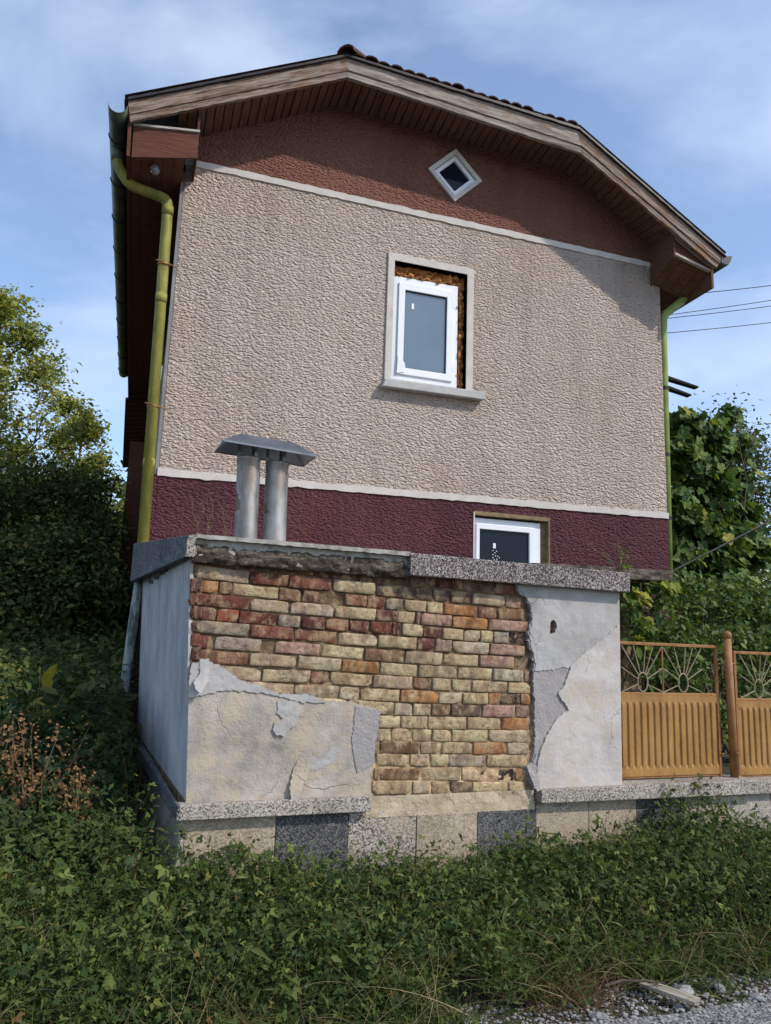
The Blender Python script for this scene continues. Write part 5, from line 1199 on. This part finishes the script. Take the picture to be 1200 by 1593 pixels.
# --- right side: grape vine, shrubs behind the fence, dark tree beyond
VINE = [(6.27, 3.5, 3.9, 0.25), (6.08, 3.4, 3.51, 0.27), (6.69, 3.6, 3.81, 0.3), (7.18, 3.7, 4.25, 0.14), (7.25, 3.7, 3.81, 0.25), (6.37, 3.5, 3.28, 0.33), (5.95, 3.3, 2.82, 0.26), (6.75, 3.6, 3.08, 0.34), (7.27, 3.7, 3.32, 0.23), (6.3, 3.4, 2.55, 0.32), (6.83, 3.5, 2.52, 0.33), (7.25, 3.6, 2.83, 0.23), (5.86, 3.2, 2.17, 0.22), (6.57, 3.4, 2.09, 0.36), (7.28, 3.5, 2.31, 0.28)]
LOW = [(4.02, 1.5, 1.59, 0.14), (3.7, 1.2, 1.3, 0.12), (4.3, 1.6, 1.44, 0.22), (4.88, 1.9, 1.58, 0.25), (5.31, 2.0, 1.48, 0.29), (5.77, 2.1, 1.57, 0.27), (3.79, 1.2, 1.09, 0.15), (4.35, 1.5, 1.14, 0.21), (4.79, 1.6, 1.07, 0.22), (5.34, 1.8, 1.09, 0.24), (5.91, 2.0, 1.38, 0.26), (5.65, 1.8, 1.04, 0.22), (3.84, 1.2, 0.83, 0.14), (4.47, 1.5, 0.78, 0.22), (5.21, 1.6, 0.73, 0.2), (4.19, 1.5, 0.44, 0.24), (4.82, 1.6, 0.38, 0.26), (5.51, 1.7, 0.43, 0.28)]
BACK = [(12.94, 9.0, 5.82, 0.67), (12.62, 9.0, 4.97, 0.82), (13.01, 9.0, 4.2, 0.99), (11.67, 8.5, 4.14, 0.61), (14.17, 9.5, 5.62, 1.07), (10.99, 8.0, 3.21, 0.73), (11.94, 8.0, 2.88, 0.91)]
FILL = [(7.18, 4.6, 2.06, 0.5), (7.84, 4.6, 1.82, 0.63), (8.75, 4.8, 2.17, 0.67), (6.61, 4.2, 1.31, 0.56), (7.32, 4.2, 1.0, 0.58), (8.28, 4.4, 1.11, 0.63), (8.75, 4.6, 1.68, 0.66), (5.36, 3.2, 1.39, 0.32), (5.18, 3.0, 0.67, 0.31)]
def blob_points(B, n, rng, sq=(1, .8, .9)):
    B = np.array(B); w_ = B[:, 3]**2; ci = rng.choice(len(B), n, p=w_/w_.sum()); d = nrm(rng.normal(0, 1, (n, 3)))*(rng.random(n)**.45)[:, None]
    P = B[ci, :3]+d*B[ci, 3:4]*np.array(sq)*rng.uniform(.8, 1.12, (n, 1)); return P, d, ci
rng = np.random.default_rng(16)
vine = empty('grape_vine', 'tall grape vine with big lobed leaves climbing right of the green downpipe', 'vine', (6.5, 3.5, float(ground_z(6.5, 3.5))))
V0_ = np.array(vine.location)
mb = MB()
for i in range(7):
    tx = [6.27, 6.08, 6.69, 7.18, 7.25, 6.3, 6.8][i]; tz = [3.9, 3.5, 3.9, 4.3, 3.9, 3.2, 3.3][i]; P = []
    for k in range(13):
        f = k/12; P.append((( tx-6.5)*f**.8+.07*math.sin(k*1.3+i), .06*math.cos(k*1.1+i*2), (tz-V0_[2])*f))
    mb.tube(P, [.022-.018*k/12 for k in range(13)], 6)
mb.obj('stem', M_BARK, vine, True)
tv = T_vine()
P, d, ci = blob_points(VINE, 300, rng); P[:, 1] -= .12
me_l = []
for k in range(5):
    v = tv[0].copy(); v[:, 2] += rng.normal(0, .04, len(v)); v[:, 0] *= rng.uniform(.85, 1.1)
    me = bpy.data.meshes.new('leaf'); me.from_pydata([tuple(a) for a in v], [], tv[1]); me.materials.append(L_VINEO); me_l.append(me)
for i in range(300):
    o = bpy.data.objects.new('leaf', me_l[i % 5]); col.objects.link(o); o.parent = vine; o.location = tuple(P[i]-V0_)
    nvec = Vector((rng.normal(.1, .5), -.75+rng.normal(0, .35), .55+rng.normal(0, .4))).normalized(); q = nvec.to_track_quat('Z', 'Y')
    e = q.to_matrix() @ Matrix.Rotation(math.pi+rng.normal(0, .7), 3, 'Z'); o.rotation_euler = e.to_euler(); s_ = .115*math.exp(rng.normal(0, .22)); o.scale = (s_, s_, s_)
P, d, ci = blob_points(VINE, 2600, rng, (1, 1, .95)); P[:, 1] += .08
o = leaves('foliage', P-V0_, .115, tv, L_VINE, vine, tint=np.clip(rng.normal(.42, .22, len(P)), 0, .9), nbias=(.1, -.6, .55), spread=.5, rng=rng, svar=.25, droop=1.2); props(o, kind='stuff')
rng = np.random.default_rng(17)
sh = empty('fence_shrub', 'yellow green climber and shrub mass behind the ochre fence panels', 'shrub', (4.6, 1.8, 0)); S0 = np.array(sh.location)
mb = MB()
for i, (bx_, by_, bz_, br_) in enumerate(LOW):
    P = [((3.9+.12*i-4.6)*(1-f)+(bx_-4.6)*f+.04*math.sin(f*9+i), .15*(1-f)+(by_-1.8)*f, bz_*f) for f in [k/8 for k in range(9)]]
    mb.tube(P, [.012-.009*k/8 for k in range(9)], 5)
mb.obj('stem', M_BARK, sh, True)
P, d, ci = blob_points(LOW, 3600, rng, (1.15, 1.1, 1.0))
o = leaves('foliage', P-S0, .066, T_simple(.62), L_VINE, sh, tint=np.clip(rng.normal(.48, .22, len(P)), 0, .92), nbias=(.1, -.5, .7), spread=.6, rng=rng); props(o, kind='stuff')
P, d, ci = blob_points(LOW, 6500, rng, (1.2, 1.3, 1.05)); P[:, 1] += .15
o = leaves('small_foliage', P-S0, .032, T_simple(.5), L_BRAMBLE, sh, tint=np.clip(rng.normal(.5, .22, len(P)), 0, .92), nbias=(.1, -.4, .8), spread=.7, rng=rng); props(o, kind='stuff')
P, d, ci = blob_points([(3.78, 1.25, 1.42, .10), (3.86, 1.3, 1.22, .09), (4.2, 1.4, 1.56, .08), (3.75, 1.2, 1.05, .08)], 70, rng)
hop = empty('yellow_climber', 'yellowing vine leaves hanging below the right end of the roof slab', 'vine', (3.8, 1.25, 0)); mb = MB(); mb.tube([(0, 0, 0), (.03, 0, .6), (-.02, .02, 1.1), (.02, 0, 1.55)], .006, 5).obj('stem', M_BARK, hop)
me = bpy.data.meshes.new('leaf'); me.from_pydata([tuple(a) for a in tv[0]], [], tv[1]); L_HOP = leafmat('yellowing_vine_leaf', [(0, (.10, .15, .025)), (.5, (.19, .22, .03)), (1, (.32, .28, .035))], .45, .3, 'obj'); me.materials.append(L_HOP)
for i in range(70):
    o = bpy.data.objects.new('leaf', me); col.objects.link(o); o.parent = hop; o.location = (P[i][0]-3.8, P[i][1]-1.25, P[i][2])
    nvec = Vector((rng.normal(.1, .5), -.7+rng.normal(0, .3), .5+rng.normal(0, .4))).normalized(); e = nvec.to_track_quat('Z', 'Y').to_matrix() @ Matrix.Rotation(math.pi+rng.normal(0, .7), 3, 'Z')
    o.rotation_euler = e.to_euler(); s_ = .085*math.exp(rng.normal(0, .2)); o.scale = (s_, s_, s_)
FB = 'dark shrubs behind the fence'
for i, (lab, bx_, by_, hh_, rr_) in enumerate([('dark shrub behind the wider fence panel', 5.6, 4.0, 1.9, .75), ('dark shrub behind the round post', 6.9, 4.9, 2.5, .95),
    ('dark shrub behind the right-hand fence panel', 8.3, 5.2, 2.7, 1.05), ('tall dark shrub between vine and photo edge', 8.9, 6.2, 3.3, 1.1), ('low dark shrub close behind the slab end', 4.9, 2.95, 1.2, .5)]):
    make_tree('dark_shrub', lab, (bx_, by_, float(ground_z(bx_, by_))), hh_, rr_, 130+i, 11000, L_DARK, .062, 'shrub', lowest=.03, airy=.26, group=FB, nl=14, trunk_r=.04)
make_tree('dark_tree', 'fine-leaved dark tree beyond the grape vine at the right edge', (12.6, 9.0, .4), 5.9, 1.9, 140, 14000, L_DARK, .085, lowest=.2, airy=.2, nl=15)
make_tree('dark_tree', 'dark bushy tree between the vine and the far right tree', (10.6, 8.2, .4), 4.1, 1.5, 141, 11000, L_DARK, .085, lowest=.1, airy=.22, nl=13)

# ---------------------------------------------------------------- wires and beams behind the house
def wire(label, a, b, r_=.011, ext=2.2, sag=.08, grp='power lines behind the house', name='power_line'):
    a = Vector(a); b = Vector(b); d = b-a; P = []
    for k in range(25):
        t = -1.0+k/24*(1.0+ext); p = a+d*t; p.z -= sag*(1-((t-.6)/1.6)**2); P.append(p)
    o = MB().tube(P, r_, 5).obj(name, M_WIRE); return props(o, label, 'wire', grp)
wire('highest of the four thin power lines in the sky right of the house', (11.17, 9, 9.20), (13.41, 9, 9.83), .010)
wire('second highest thin power line right of the house', (10.45, 9, 8.56), (13.39, 9, 9.45), .009)
wire('third power line from the top, almost touching the second', (10.45, 9, 8.48), (13.37, 9, 9.30), .009)
wire('lowest of the four thin power lines right of the house', (10.43, 9, 8.13), (13.34, 9, 8.88), .009)
wire('thick black cable slanting in front of the vine at the right edge', (5.68, 2.4, 2.13), (6.42, 2.4, 2.49), .012, 1.8, .0, None, 'cable')
for i, (lab, a, b) in enumerate([('upper dark timber end jutting out right of the green downpipe', (6.6, 5, 5.24), (7.70, 5, 5.085)), ('lower dark timber end jutting out right of the green downpipe', (6.6, 5, 5.10), (7.56, 5, 4.935))]):
    a, b = Vector(a), Vector(b); z_ = Vector((0, 0, .035)); y_ = Vector((0, .05, 0)); tp = .35
    o = MB().hexa([a-z_-y_, b-z_*tp-y_, b-z_*tp+y_, a-z_+y_, a+z_-y_, b+z_*tp-y_, b+z_*tp+y_, a+z_+y_]).obj('timber_beam', M_CHARCOAL); props(o, lab, 'beam', 'dark timber ends right of the house')
o = MB().box((6.0, 4.9, -.2), (6.12, 5.02, 5.2)).box((6.0, 4.85, 5.0), (6.7, 5.06, 5.06)).obj('timber_post', M_BARK); props(o, 'timber post carrying the dark beams, hidden beside the house corner', 'post')

# ---------------------------------------------------------------- loose things on the gravel
rng = np.random.default_rng(18)
def stones(n, x0, x1, y0, y1, s0, s1, name, label):
    V = []; F = []; ico = [(0,0,1),(.89,0,.45),(.28,.85,.45),(-.72,.53,.45),(-.72,-.53,.45),(.28,-.85,.45),(.72,.53,-.45),(-.28,.85,-.45),(-.89,0,-.45),(-.28,-.85,-.45),(.72,-.53,-.45),(0,0,-1)]
    fc = [(0,1,2),(0,2,3),(0,3,4),(0,4,5),(0,5,1),(1,6,2),(2,7,3),(3,8,4),(4,9,5),(5,10,1),(2,6,7),(3,7,8),(4,8,9),(5,9,10),(1,10,6),(6,11,7),(7,11,8),(8,11,9),(9,11,10),(10,11,6)]
    for i in range(n):
        x = rng.uniform(x0, x1); y = rng.uniform(y0, y1); s = s0*math.exp(rng.random()**2*math.log(s1/s0)); a = rng.uniform(0, 6.3); c, s_ = math.cos(a), math.sin(a)
        z = max(float(ground_z(x, y)), -.655) if y > -1.1 else -.655
        sx, sy, sz = s*rng.uniform(.7, 1.3), s*rng.uniform(.6, 1), s*rng.uniform(.35, .7); k = len(V)
        for p in ico:
            j = rng.uniform(.8, 1.15); px, py = p[0]*sx*j, p[1]*sy*j; V.append((x+px*c-py*s_, y+px*s_+py*c, z+p[2]*sz*j+sz*.35))
        F += [tuple(q+k for q in f) for f in fc]
    o = mesh(name, V, F, M_STONE); return props(o, label, 'gravel', kind='stuff')
stones(9000, .7, 4.4, -1.75, -.90, .003, .017, 'gravel', 'loose pale gravel along the edge of the road')
for i, (x_, y_, s_, lab) in enumerate([(2.33, -1.02, .045, 'pale flat stone behind the broken board'), (2.52, -1.03, .035, 'small pale stone right of the broken board'), (1.78, -1.14, .03, 'small white stone at the left end of the gravel'), (1.12, -1.15, .05, 'pale wedge-shaped stone at the bottom edge under the brambles'), (2.62, -1.16, .03, 'grey stone on the gravel near the right edge')]):
    bm = bmesh.new(); bmesh.ops.create_icosphere(bm, subdivisions=2, radius=1)
    for v in bm.verts:
        f = 1+.35*noise.noise(v.co*1.3+Vector((i*5, 0, 0))); v.co = Vector((v.co.x*s_*1.3*f, v.co.y*s_*.8*f, max(-.3, v.co.z)*s_*.6*f))
    me = bpy.data.meshes.new('stone'); bm.to_mesh(me); bm.free(); me.materials.append(M_STONE)
    o = bpy.data.objects.new('stone', me); col.objects.link(o); o.location = (x_, y_, max(float(ground_z(x_, y_)), -.655)+s_*.25); o.rotation_euler[2] = i*1.3; props(o, lab, 'stone')
bd = MB(); L = .25
P = [(-.13, -.026), (.12, -.030), (.135, -.012), (.12, .006), (.13, .024), (-.02, .030), (-.13, .022)]
bd.prism(P, 0, .016, f=lambda a, b, d: (a, b, d))
o = bd.obj('broken_board', M_DRYBOARD, loc=(2.19, -1.09, -.615), rot=(.12, .06, -.95)); props(o, 'splintered pale board lying on the gravel at the lower right', 'board')
o = MB().tube([(0, 0, 0), (.08, .01, .02), (.19, -.01, .03), (.28, .0, .02)], [.008, .007, .006, .003], 6).obj('stick', M_BARK, loc=(1.92, -.98, -.60), rot=(0, 0, -.3)); props(o, 'thin dark stick lying beside the splintered board', 'stick')
